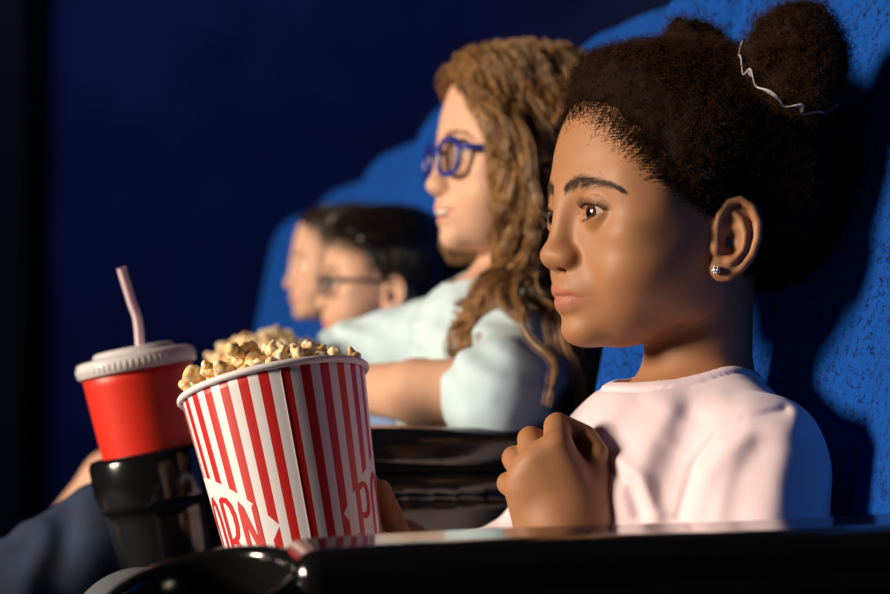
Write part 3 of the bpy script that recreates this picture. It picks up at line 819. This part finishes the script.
bk1, BM1 = bucket(at(274, 385.5, 1.2), ax1, 'large red and white striped popcorn bucket in front, beside the girl in pink')
popcorn(BM1, 105, 'popped corn kernel heaped in the large striped bucket in front', 'popcorn in the front bucket', 5, .017, (-.05, 0), 'bed of popcorn under the heap in the large front bucket')
ax2 = V(-sin(radians(8)), .02, cos(radians(8)))
bk2, BM2 = bucket(at(263, 362, 1.88), ax2, 'striped popcorn bucket behind, held by the girl with blue glasses', radians(60))
popcorn(BM2, 80, 'popped corn kernel heaped in the striped bucket behind the front one', 'popcorn in the rear bucket', 8, .022, (0, 0), 'bed of popcorn under the heap in the rear bucket')

# ------------------------------------------------------------------ the red cup in the cup holder
M_cup = NT('red_card').set(Base_Color=(.70, .026, .011), Roughness=.42, Specular_IOR_Level=.4).m
M_lid = NT('clear_white_plastic').set(Base_Color=(.86, .86, .90), Roughness=.22, Transmission_Weight=.25, IOR=1.3).m
czv = unit(CH.dirw((0, 0, 1))); co = CH.wor((0, 0, -112))
cup, CM = rt('drink_cup', co, czv, 'red paper drink cup with white lid and bent straw in the cup holder', 'cup')
H = .189; r0, r1 = .0335, .0455
prof = [(.001, .003), (r0-.001, .003), (r0, 0)]+[(r0+(r1-r0)*z/H, z) for z in np.linspace(0.001, H, 12)]+[(r1-.001, H), (r0-.001, .005), (.001, .005)]
v, f = lathe(prof, 96); mk('cup_wall', v, f, M_cup, cup)
prof = [(r1-.001, H-.006), (r1+.0016, H-.009), (r1+.003, H-.007), (r1+.0032, H-.001), (r1+.002, H+.0035), (r1-.002, H+.005), (r1-.006, H+.003), (r1-.010, H+.003), (r1-.0125, H+.009), (r1-.015, H+.0105), (r1-.022, H+.0105), (r1-.024, H+.0085), (.001, H+.0085)]
v, f = lathe(prof, 96)
lid = mk('lid', v, f, M_lid, cup)
mb = MB()
for k in range(64):
    a = k*2*pi/64; v, f = box(-.0006, .0006, -.0003, .0003, -.003, .003); v = np.array(v); v = np.stack([(r1+.0033+v[:, 1])*cos(a)-v[:, 0]*sin(a), (r1+.0033+v[:, 1])*sin(a)+v[:, 0]*cos(a), v[:, 2]+H-.003], -1); mb.add(v, f)
mb.build('lid_ribs', M_lid, lid)
M_straw = NT('striped_straw').set(Roughness=.3, Subsurface_Weight=.1, Subsurface_Scale=.002); M_straw.attr_colour('stripe', (.78, .66, .74), (.55, .16, .26)); M_straw = M_straw.m
inv = CM.inverted()
sp_ = [np.array(inv @ Vector(at(x, y, Y))) for x, y, Y in [(147, 440, 1.462), (140.5, 350, 1.462), (138.5, 326, 1.462), (136.5, 315, 1.461), (132.5, 305, 1.46), (121, 268, 1.455)]]
pts = np.concatenate([np.linspace(sp_[0], sp_[1], 12)[:-1], spline(sp_[1:5], 30)[:-1], np.linspace(sp_[4], sp_[5], 12)])
rad = np.full(len(pts), .0037); rad[22:38] *= 1+.1*np.sin(np.arange(16)*2.6)
v, f = tubes(pts[None], rad[None], 16); sa = np.tile((np.arange(16) % 4 == 0)*1.0, len(pts))
o = mk('straw', v, f, M_straw, cup, attrs={'stripe': sa})
# ------------------------------------------------------------------ the three children further along the row
H3 = .0030
M_skin2 = skin('fair_skin', (.62, .36, .25), (.55, .20, .16), sss=.12, rough=.55)
M_teeth = plain('teeth', (.75, .70, .62), .25)
M_lens = NT('spectacle_lens').set(Base_Color=(.85, .9, 1), Roughness=.02, Transmission_Weight=1., IOR=1.05, Alpha=.35).m
def base_person(origin, yaw, s, sh, T, label, pitch=0, roll=0, smile=0.0, rootz=-.40, ears=True):
    G = yaw_frame(origin, yaw, pitch, roll, s)
    S = Solid(); S.many(G, head_prims(nose_w=.82, lips=.8, smile=smile)); HD = Solid(); HD.P = S.P[:14]
    if ears:
        for sd in (1, -1):
            E, e = ear_prims(G, sd); S.many(E, e)
    S.add(WM, cap(mm(G.wor((-16, 0, -48))), mm(T.wor((-4, 0, -15))), 37*s, 39*s), 9)
    torso(S, T, w=sh/95, sh=sh-18)
    root = empty('person', (T.o[0], T.o[1], rootz)); tag(root, label, 'person')
    return G, S, HD, root
def limb(S, pts, rs, k=14):
    for i in range(len(pts)-1): S.add(WM, cap(mm(pts[i]), mm(pts[i+1]), rs[i]*1000, rs[i+1]*1000), k)
def grip(S, w, tip, spread, n=4, r=.0085):
    """a half closed hand from wrist w towards tip with n fingers spread along spread and a thumb"""
    w = np.asarray(w); tip = np.asarray(tip); d = tip-w; L = np.linalg.norm(d); spread = unit(spread)
    S.add(WM, ell(mm(w+d*.33), (L*330, 24, 24)), 12)
    bend = unit(np.cross(d, spread))
    for i in range(n):
        o = spread*(i-(n-1)/2)*.0175; q = [.93, 1.0, .97, .85][i]
        S.add(WM, chain([mm(w+d*.4+o), mm(w+d*.68*q+o), mm(w+d*.95*q+o+bend*.016), mm(w+d*1.0*q+o+bend*.038)], [r*1050, r*1000, r*900, r*760]), 3)
    S.add(WM, chain([mm(w+d*.2-spread*.02), mm(w+d*.45-spread*.042+bend*.012), mm(w+d*.62-spread*.04+bend*.032)], [r*1250, r*1050, r*850]), 4)
def finish(S, G, root, name_skin, lo, hi, smile=0.0, h=H3):
    v, f = S.mesh(lo, hi, h)
    b = mk('body', v, f, name_skin, root, attrs={'tint': tint_lips(G.loc(v), smile, .8)})
    for sd in (1, -1): eyeball('eye', G, sd, root, dict(eye=M_eye, sclera_c=(.6, .57, .54), iris_c=(.05, .035, .02)), (4, -2))
    return b
def glasses(G, root, mat, rad=(19, 16.5), tilt=0, thick=1.7, label=None):
    """round spectacle frames: two rims, bridge, two temples (local mm of the head)"""
    P = []
    mb = MB(); F = 91
    for sd in (1, -1):
        a = np.linspace(0, 2*pi, 40, endpoint=False); sq = 1+.05*np.cos(4*a+pi)
        pts = np.stack([F-7*((rad[0]*np.cos(a)*sq+0)*1/40)*1-.5, sd*30+sd*rad[0]*np.cos(a)*sq, -2+rad[1]*np.sin(a)*sq], -1)
        pts = np.concatenate([pts, pts[:1]]); v, f = tube1(G.wor(pts), thick*G.s, 8, False); mb.add(v, f)
    v, f = tube1(G.wor(spline([(F+3, 11, 4), (F+5, 0, 6), (F+3, -11, 4)], 12)), thick*G.s, 8); mb.add(v, f)
    o = mb.build('glasses', mat, root)
    if label: o['label'] = label
    for sd in (1, -1):
        v, f = tube1(G.wor(spline([(F-5, sd*49, 5), (F-12, sd*60, 5), (50, sd*69, 4), (8, sd*73, 2), (-8, sd*74, -4), (-18, sd*72, -16)], 30)), thick*1.15*G.s, 8); mk('temple_arm', v, f, mat, o)
        a = np.linspace(0, 2*pi, 32, endpoint=False); v = [(F-.5, sd*30, -2)]+[(F-7*(rad[0]*cos(t))/40-.5, sd*30+sd*rad[0]*cos(t), -2+rad[1]*sin(t)) for t in a]
        v2 = [(q[0]-1, q[1], q[2]) for q in v]
        ff = [(0, 1+i, 1+(i+1) % 32) for i in range(32)]+[(33, 34+(i+1) % 32, 34+i) for i in range(32)]+[(1+i, 34+i, 34+(i+1) % 32, 1+(i+1) % 32) for i in range(32)]
        mk('lens', G.wor(v+v2), ff, M_lens, o)
    return o
def brows(S, G, root, m, n=160):
    for sd in (1, -1): mk('eyebrow', *brow_hairs(S, G, sd, [(9, 18), (20, 21), (32, 21), (44, 18), (52, 13)], n, .006, .0002, 1.6), m, root)
def hair_locks(HD, body, G, roots, nrm, m, length, step_dir, wave, wl, lift, seed, rad, gravity=.35, face_lim=None):
    """locks combed from their roots, falling under gravity and pushed off the head and shoulders"""
    rr = np.random.default_rng(seed); n = len(roots); step = length/(m-1)
    off0 = lift; P = roots.copy(); out = [P.copy()]; d = step_dir.copy()
    for i in range(m-1):
        up = G.loc(P)[:, 2]; off_ = off0*(1-.72*sstep(20, 75, up)) if G is not None else off0
        d = d*(1-gravity*.5)+V(0, 0, -1)*gravity*.5; d /= np.linalg.norm(d, axis=1, keepdims=True)
        P = P+d*step[:, None] if np.ndim(step) else P+d*step
        for Sx, off in ((HD, off_), (body, lift*.6)):
            s = Sx.ev(P); k = s < off
            if k.any():
                g = facing(Sx, P[k]); P[k] += g*np.clip(off[k]-s[k], 0, .05)[:, None]
        if face_lim is not None:
            Lp = G.loc(P); Lp[:, 0] = np.minimum(Lp[:, 0], face_lim(Lp[:, 2])-np.where(Lp[:, 1] < 0, 24, 0)*sstep(85, 55, Lp[:, 2])*1.0-np.where((Lp[:, 1] < 10) & (Lp[:, 2] < -80), 60, 0)); P = G.wor(Lp)
        d = P-out[-1]; d /= np.linalg.norm(d, axis=1, keepdims=True)+1e-9
        out.append(P.copy())
    Q = np.stack(out, 1); t = np.linspace(0, 1, m)
    T = np.gradient(Q, axis=1); T /= np.linalg.norm(T, axis=-1, keepdims=True)+1e-9
    A = np.cross(T, rr.normal(0, 1, (n, 1, 3))); A /= np.linalg.norm(A, axis=-1, keepdims=True); B = np.cross(T, A)
    L = np.linalg.norm(np.diff(Q, axis=1), axis=-1).sum(1)
    ph = rr.uniform(0, 6.28, n)[:, None]+2*pi*t*(L/wl)[:, None]
    amp = wave*np.clip(t*2.6-.15, 0, 1)[None]*rr.uniform(.6, 1.3, n)[:, None]
    return Q+A*(amp*np.cos(ph))[..., None]+B*(amp*.8*np.sin(ph))[..., None]
def strands_from(Q, per, spread, rad, seed):
    rr = np.random.default_rng(seed); n, m, _ = Q.shape; t = np.linspace(0, 1, m)
    T = np.gradient(Q, axis=1); T /= np.linalg.norm(T, axis=-1, keepdims=True)+1e-9
    A = np.cross(T, V(.3, .8, .5)); A /= np.linalg.norm(A, axis=-1, keepdims=True)+1e-9; B = np.cross(T, A)
    out = []
    for k in range(per):
        a = rr.uniform(0, 6.28, n)[:, None]+rr.uniform(-2.5, 2.5, n)[:, None]*t; r = spread*np.sqrt(rr.uniform(.1, 1, n))[:, None]*(1-.45*t)+rr.normal(0, .0006, (n, m))
        out.append(Q+A*(r*np.cos(a))[..., None]+B*(r*np.sin(a))[..., None])
    return tubes(np.concatenate(out), rad*(1-.55*t)[None])

# ---- the girl with blue glasses
T2 = yaw_frame((.055, 1.75, .070), 17, pitch=4)
G2, S2, HD2, root2 = base_person(at(527, 164, 1.75), 19, 1.02, 100, T2, 'girl with long wavy light brown hair and blue glasses, smiling', pitch=2, smile=1.0, rootz=-.38)
sn2, en2, wn2 = T2.wor((0, 112, -48)), at(500, 396, 1.50), at(345, 388, 1.70)
sf2, ef2, wf2 = T2.wor((0, -112, -48)), at(352, 362, 1.93), at(305, 385, 1.93)
limb(S2, [sn2, en2], [.040, .033], 18); limb(S2, [en2, (en2+wn2)/2, wn2], [.033, .029, .021], 8)
limb(S2, [sf2, ef2], [.040, .033], 18); limb(S2, [ef2, wf2], [.031, .021], 8)
bc2 = np.array(BM2 @ Vector((0, 0, .085)))
grip(S2, wn2, bc2+V(.050, -.052, .005), V(0, 0, 1)); grip(S2, wf2, bc2+V(.02, .066, .0), V(0, 0, 1))
hp2 = lambda s: T2.wor((40, 52*s, -235)); kn2 = [at(112, 543, 1.56), at(150, 545, 1.74)]; an2 = [at(-60, 640, 1.52), at(0, 650, 1.72)]
for i, s in ((0, 1), (1, -1)): limb(S2, [hp2(s), kn2[i]], [.062, .05]); limb(S2, [kn2[i], an2[i]], [.048, .034], 8); limb(S2, [an2[i], an2[i]+V(-.10, -.02, .03)], [.032, .026], 8)
lo2, hi2 = G2.o+V(-.75, -.45, -.65), G2.o+V(.25, .4, .16)
finish(S2, G2, root2, M_skin2, lo2, hi2, 1.0)
tv, tf = rbox, None
TE = Solid(); TE.add(G2, lambda p: np.maximum(ell((78, 0, -51.5), (13, 16, 4.6))(p), -ell((74, 0, -51.5), (12, 14.5, 9))(p)), 0); v, f = TE.mesh(G2.o-.1, G2.o+.1, .0012); mk('teeth', v, f, M_teeth, root2)
M_bframe = plain('blue_acetate', (.01, .03, .28), .25)
glasses(G2, root2, M_bframe, (19.5, 17.5), thick=2.7)
M_hair2 = NT('light_brown_hair').set(Roughness=.42, Specular_IOR_Level=.5); M_hair2.attr_colour('tone', (.15, .060, .020), (.52, .29, .115)); M_hair2 = M_hair2.m
brows(S2, G2, root2, M_hair2)
SH2 = Solid()                                            # shirt and outer body that the hair falls on
torso(SH2, T2, 7, w=1.02, sh=84)
for a_, b_ in ((sn2, en2), (sf2, ef2)): SH2.add(WM, cap(mm(a_), mm(b_), 49, 44), 16)
_cd = unit(wn2-en2+V(0, 0, -.02)); _cp = mm(en2)+_cd*26; SH2.add(WM, cap(mm(en2), mm(en2)+_cd*40, 43, 41), 8); SH2.add(WM, lambda p: np.maximum(-((p-_cp) @ _cd), np.linalg.norm(p-_cp-_cd*30, axis=-1)-62), 2, 's'); SH2.add(WM, cap(mm(sf2), mm(ef2), 47, 42), 8)
SH2c = Solid(); SH2c.P = list(SH2.P)
ce = unit(wn2-en2)
SH2.add(WM, lambda p: np.where(np.linalg.norm(p-mm(sn2), axis=-1) < 330, 3.2*vnoise(p*V(.022, .03, .03)+3)+1.6*vnoise(p*.06), 0)-2.0*np.sin(p[..., 2]*.16+p[..., 0]*.1+3*vnoise(p*.02))*sstep(60, 0, np.abs(p[..., 2]-10)), 0, 'n')
SH2.add(T2, lambda p: np.maximum(np.hypot((p[..., 0]-6)*.95, p[..., 1])-46, -60-p[..., 2]), 3, 's')
v, f = SH2.mesh(lo2, hi2, H3)
M_shirt2 = NT('pale_blue_cotton').set(Roughness=.85, Sheen_Weight=.2); M_shirt2.colour_noise((.46, .62, .74), (.56, .72, .80), 14); M_shirt2 = M_shirt2.m
sh2 = mk('shirt', v, f, M_shirt2, root2)
CU = Solid(); q = en2+(sn2-en2)*-.02
JN = Solid()
for i, s in ((0, 1), (1, -1)): limb(JN, [hp2(s), kn2[i]], [.070, .057]); limb(JN, [kn2[i], an2[i]], [.056, .045], 8)
JN.add(T2, ell((15, 0, -240), (98, 108, 62)), 20); JN.add(WM, lambda p: 2.5*vnoise(p*.035)+2.0*np.sin(p[..., 0]*.11+3*vnoise(p*.02)), 0, 'n')
v, f = JN.mesh(lo2, hi2, .004)
M_jeans = NT('dark_blue_denim').set(Roughness=.85); M_jeans.colour_noise((.004, .013, .042), (.009, .026, .078), 30); M_jeans.noise_bump(900, .3, .001); M_jeans = M_jeans.m
mk('jeans', v, f, M_jeans, root2)
# hair of the second girl
_u2 = np.array([-80, -40, -10, 10, 30, 60, 75, 90, 120]); _f2 = np.array([10, 28, 46, 55, 62, 70, 75, 80, 120])
hm2 = lambda p: np.interp(p[..., 2], _u2, _f2)-p[..., 0]-np.where(p[..., 1] < 0, 18, 0)*sstep(80, 55, p[..., 2])
HC2 = Solid(); HC2.add(G2, lambda p: HD2.ev(G2.wor(p))*1000/1.0-12*sstep(-2, 22, hm2(p))+2-1.5*vnoise(p*.06), 0)
v, f = HC2.mesh(G2.o-V(.14, .14, .09), G2.o+V(.14, .14, .15), .003)
L2 = G2.loc(v); keep = (hm2(L2) > -1) & (L2[:, 2] > -70); fk = f[keep[f].all(1)]
nr2 = facing(HD2, v)
wgt = keep*(L2[:, 2] > 5)*np.where(L2[:, 2] > 60, 1.4, 1)
idx = rng.choice(len(v), 640, p=wgt/wgt.sum())
sd = np.where(L2[idx, 1] >= 0, 1.0, -1.0)
part = np.stack([-.25-.35*rng.random(len(idx)), sd*1.0, -.35+0*sd], -1) @ G2.R
d0 = part-nr2[idx]*(part*nr2[idx]).sum(1)[:, None]; d0 /= np.linalg.norm(d0, axis=1, keepdims=True)
ln = rng.uniform(.27, .40, len(idx))
Q2 = hair_locks(HD2, SH2c, G2, v[idx], nr2[idx], 46, ln, d0, .0085, .075, rng.uniform(.010, .030, len(idx)), 3, None, .42, lambda u: np.interp(u, [-300, -120, -85, -40, 0, 30, 60, 75, 120], [110, 82, 69, 63, 61, 67, 75, 79, 84]))
tone_l = np.clip(.45+.3*rng.normal(0, 1, len(idx)), 0, 1)
t_ = np.linspace(0, 1, 46)
lv, lf = tubes(Q2, [.0034*np.minimum(1, .35+t_*3)][0][None]*(1-.75*t_**2)[None], 6)
sv, sf = strands_from(Q2, 11, .0095, .0005, 4)
tn = np.concatenate([np.full(len(v), .25), np.repeat(tone_l*.6, 46*6), np.repeat(np.tile(tone_l, 11)+rng.normal(0, .22, 11*len(idx)), 46*3)])
hv, hf = merge((v, fk), (lv, lf), (sv, sf))
mk('hair', hv, hf, M_hair2, root2, attrs={'tone': np.clip(tn, 0, 1)})

# ---- the boy in dark glasses
T3 = yaw_frame(at(398, 362, 2.37), 13, pitch=6)
G3, S3, HD3, root3 = base_person(at(386, 285, 2.35), 11, .93, 88, T3, 'dark haired boy in dark blue glasses, third child along the row', rootz=-.40, smile=.3)
aw = [T3.wor((-5, 98, -50)), T3.wor((20, 120, -190)), T3.wor((170, 70, -200))]; bw = [T3.wor((-5, -98, -50)), T3.wor((20, -120, -190)), T3.wor((170, -60, -205))]
for q in (aw, bw): limb(S3, q, [.036, .029, .020])
grip(S3, aw[2], aw[2]+V(-.085, -.01, -.01), V(.3, .1, 1)); grip(S3, bw[2], bw[2]+V(-.085, -.01, -.01), V(.3, .1, 1))
hp3 = lambda s: T3.wor((40, 48*s, -240)); kn3 = [at(116, 482, 2.22), at(128, 482, 2.42)]; an3 = [at(25, 582, 2.20), at(45, 582, 2.4)]
for i, s in ((0, 1), (1, -1)): limb(S3, [hp3(s), kn3[i]], [.058, .042]); limb(S3, [kn3[i], an3[i]], [.041, .028], 8); limb(S3, [an3[i], an3[i]+V(-.09, -.02, .0)], [.03, .024], 8)
lo3, hi3 = G3.o+V(-.75, -.4, -.6), G3.o+V(.25, .4, .16)
finish(S3, G3, root3, M_skin2, lo3, hi3, .3)
SS3 = Solid(); torso(SS3, T3, 7, w=.95, sh=72)
for q in (aw, bw): limb(SS3, q[:2], [.046, .040])
SS3.add(T3, lambda p: np.maximum(np.hypot(p[..., 0]-2, p[..., 1])-43, -40-p[..., 2]), 3, 's')
SS3.add(T3, lambda p: np.maximum(np.abs(np.hypot(p[..., 0]-2, p[..., 1])-47)-3, np.abs(p[..., 2]-4)-14), 3)
v, f = SS3.mesh(lo3, hi3, .004); mk('shirt', v, f, plain('grey_blue_cotton', (.16, .25, .45), .85), root3)
SP = Solid(); SP.add(T3, ell((15, 0, -242), (96, 100, 58)), 20)
for i, s in ((0, 1), (1, -1)): limb(SP, [hp3(s), hp3(s)+(kn3[i]-hp3(s))*.88], [.067, .060])
v, f = SP.mesh(lo3, hi3, .005); mk('shorts', v, f, plain('blue_shorts', (.02, .06, .25), .85), root3)
glasses(G3, root3, plain('navy_frame', (.012, .02, .06), .3), (19, 15), thick=2.0)
brows(S3, G3, root3, M_dark_hair)
M_hair3 = plain('black_hair', (.014, .009, .007), .38, Specular_IOR_Level=.5)
def short_hair(G, HD, S, root, us, fs, thick, n, length, swirl, seed, mat=None, name='hair'):
    hm = lambda p: np.where(p[..., 0] < -28, 20, 99)*0+np.interp(p[..., 2], us, fs)-p[..., 0]
    def msk(p):
        m = hm(p); ear = np.hypot((p[..., 0]+6)/22, (p[..., 2]+20)/30)-1
        return np.minimum(m, np.where(np.abs(p[..., 1]) > 48, ear*26, 99))
    C = Solid(); C.add(G, lambda p: HD.ev(G.wor(p))*1000-(thick(p))*sstep(-1, 16, msk(p))+1.5-1.2*vnoise(p*.08), 0)
    v, f = C.mesh(G.o-V(.13, .13, .09), G.o+V(.13, .13, .14), .0028)
    L = G.loc(v); keep = msk(L) > -1; fk = f[keep[f].all(1)]; nr = facing(HD, v)
    rr = np.random.default_rng(seed); w = keep*1.0; i = rr.choice(len(v), n, p=w/w.sum())
    d = swirl(L[i]) @ G.R; d = d-nr[i]*(d*nr[i]).sum(1)[:, None]*.9; d /= np.linalg.norm(d, axis=1, keepdims=True)+1e-6
    d = d+nr[i]*.22+rr.normal(0, .13, (n, 3)); d /= np.linalg.norm(d, axis=1, keepdims=True)
    t = np.linspace(0, 1, 7); ll = length*rr.uniform(.6, 1.2, n)
    path = (v[i]-nr[i]*.002)[:, None]+d[:, None]*(ll[:, None]*t)[..., None]-nr[i][:, None]*(ll[:, None]*.30*t*t)[..., None]
    return mk(name, *merge((v, fk), tubes(path, .0006*(1-.8*t)[None])), mat or M_hair3, root)
U3 = [-75, -55, -35, -22, -12, 0, 12, 30, 50, 66, 78, 110]; F3 = [-55, -45, -36, -26, -8, 14, 26, 36, 50, 66, 92, 130]
short_hair(G3, HD3, S3, root3, U3, F3, lambda p: 5+5*sstep(20, 80, p[..., 2]), 5200, .030,
           lambda L: np.stack([np.where(L[:, 2] > 55, .75, -.35), np.where(L[:, 2] > 55, -.5, 0)+.02*L[:, 1]*(L[:, 2] > 55), np.where(L[:, 2] > 55, -.1, -1)], -1), 6)

# ---- the girl with the hair clip
T4 = yaw_frame(at(366, 366, 2.90), 15, pitch=6)
G4, S4, HD4, root4 = base_person(at(345, 268, 2.87), 12, .97, 88, T4, 'farthest girl in the row, dark hair with a white hair clip', rootz=-.42, ears=True)
aw = [T4.wor((-5, 98, -50)), T4.wor((20, 120, -190)), T4.wor((170, 70, -200))]; bw = [T4.wor((-5, -98, -50)), T4.wor((20, -120, -190)), T4.wor((170, -60, -205))]
for q in (aw, bw): limb(S4, q, [.036, .029, .020]); grip(S4, q[2], q[2]+V(-.085, -.01, -.01), V(.3, .1, 1))
hp4 = lambda s: T4.wor((40, 48*s, -240))
for s in (1, -1): k4 = hp4(s)+V(-.30, -.06, .02); limb(S4, [hp4(s), k4], [.058, .047]); limb(S4, [k4, k4+V(-.04, 0, -.28)], [.046, .03], 8); limb(S4, [k4+V(-.04, 0, -.28), k4+V(-.14, -.02, -.29)], [.03, .024], 8)
lo4, hi4 = G4.o+V(-.75, -.4, -.68), G4.o+V(.25, .4, .16)
finish(S4, G4, root4, M_skin2, lo4, hi4)
SS4 = Solid(); torso(SS4, T4, 7, w=.95, sh=72)
for q in (aw, bw): limb(SS4, q[:2], [.046, .040])
SS4.add(T4, lambda p: np.maximum(np.hypot(p[..., 0]-2, p[..., 1])-43, -40-p[..., 2]), 3, 's')
for s in (1, -1): k4 = hp4(s)+V(-.30, -.06, .02); limb(SS4, [hp4(s), k4], [.067, .056]); limb(SS4, [k4, k4+V(-.036, 0, -.25)], [.054, .042], 8)
v, f = SS4.mesh(lo4, hi4, .005); mk('dark_clothes', v, f, plain('dark_cotton', (.03, .025, .035), .85), root4)
brows(S4, G4, root4, M_dark_hair)
M_hair4 = plain('very_dark_brown_hair', (.022, .012, .008), .42)
U4 = [-110, -60, -40, -10, 10, 30, 50, 66, 80, 110]; F4 = [0, 4, 12, 28, 36, 44, 54, 66, 92, 130]
hair4 = short_hair(G4, HD4, S4, root4, U4, F4, lambda p: 5+0*p[..., 0], 4200, .05, lambda L: np.stack([-.7+0*L[:, 0], .2*np.sign(L[:, 1]), -.6+0*L[:, 0]], -1), 9, M_hair4)
i4 = rng.uniform(0, 1, 130); sd4 = np.where(rng.random(130) < .6, 1, -1)
r4 = G4.wor(np.stack([-60+75*i4, sd4*70, -25+10*rng.random(130)], -1))
Q4 = hair_locks(HD4, SS4, G4, r4, None, 24, np.full(130, .22), np.tile(V(0, 0, -1.), (130, 1)), .006, .09, rng.uniform(.008, .02, 130), 5, None, .5)
mk('long_hair', *merge(tubes(Q4, .004*(1-.6*np.linspace(0, 1, 24))[None], 5), strands_from(Q4, 8, .006, .0006, 6)), M_hair4, hair4)
mb = MB()
for k in range(6):
    a = k*pi/3; v, f = lathe([(.001+.0085*sin(b), .0045*cos(b)) for b in np.linspace(0, pi, 8)], 12); mb.add(G4.wor((20+11*cos(a), 64+3*sin(a)*.5, 66+11*sin(a)))+v, f)
v, f = lathe([(.0001+.006*sin(b), .006*cos(b)) for b in np.linspace(0, pi, 8)], 12); mb.add(G4.wor((20, 68, 66))+v, f)
mb.build('hair_clip', plain('white_clip', (.8, .72, .62), .5), hair4)
w = bpy.data.worlds.new('world'); scene.world = w; w.use_nodes = True
w.node_tree.nodes['Background'].inputs[0].default_value = (.13, .13, .22, 1); w.node_tree.nodes['Background'].inputs[1].default_value = .035
def lamp(name, kind, loc, target, energy, col, **k):
    d = bpy.data.lights.new(name, kind); d.energy = energy; d.color = col
    for a, b in k.items(): setattr(d, a, b)
    o = bpy.data.objects.new(name, d); COL.objects.link(o); o.location = loc
    o.rotation_euler = (Vector(target)-Vector(loc)).to_track_quat('-Z', 'Y').to_euler()
    return o
lamp('stage_light', 'SPOT', (-5.5, -.5, 1.3), (0, 1.9, .05), 2600, (1, .83, .63), spot_size=radians(60), spot_blend=.3, shadow_soft_size=.75)

lamp('wall_fill_light', 'SPOT', (-1.6, 4.2, 3.0), (-1.35, 7, 1.2), 155, (.34, .44, 1), spot_size=radians(95), spot_blend=1, shadow_soft_size=.3)  # unseen blue lamp, added to lift the back wall out of black
for o in bpy.data.objects:
    if '_w' in o: del o['_w']
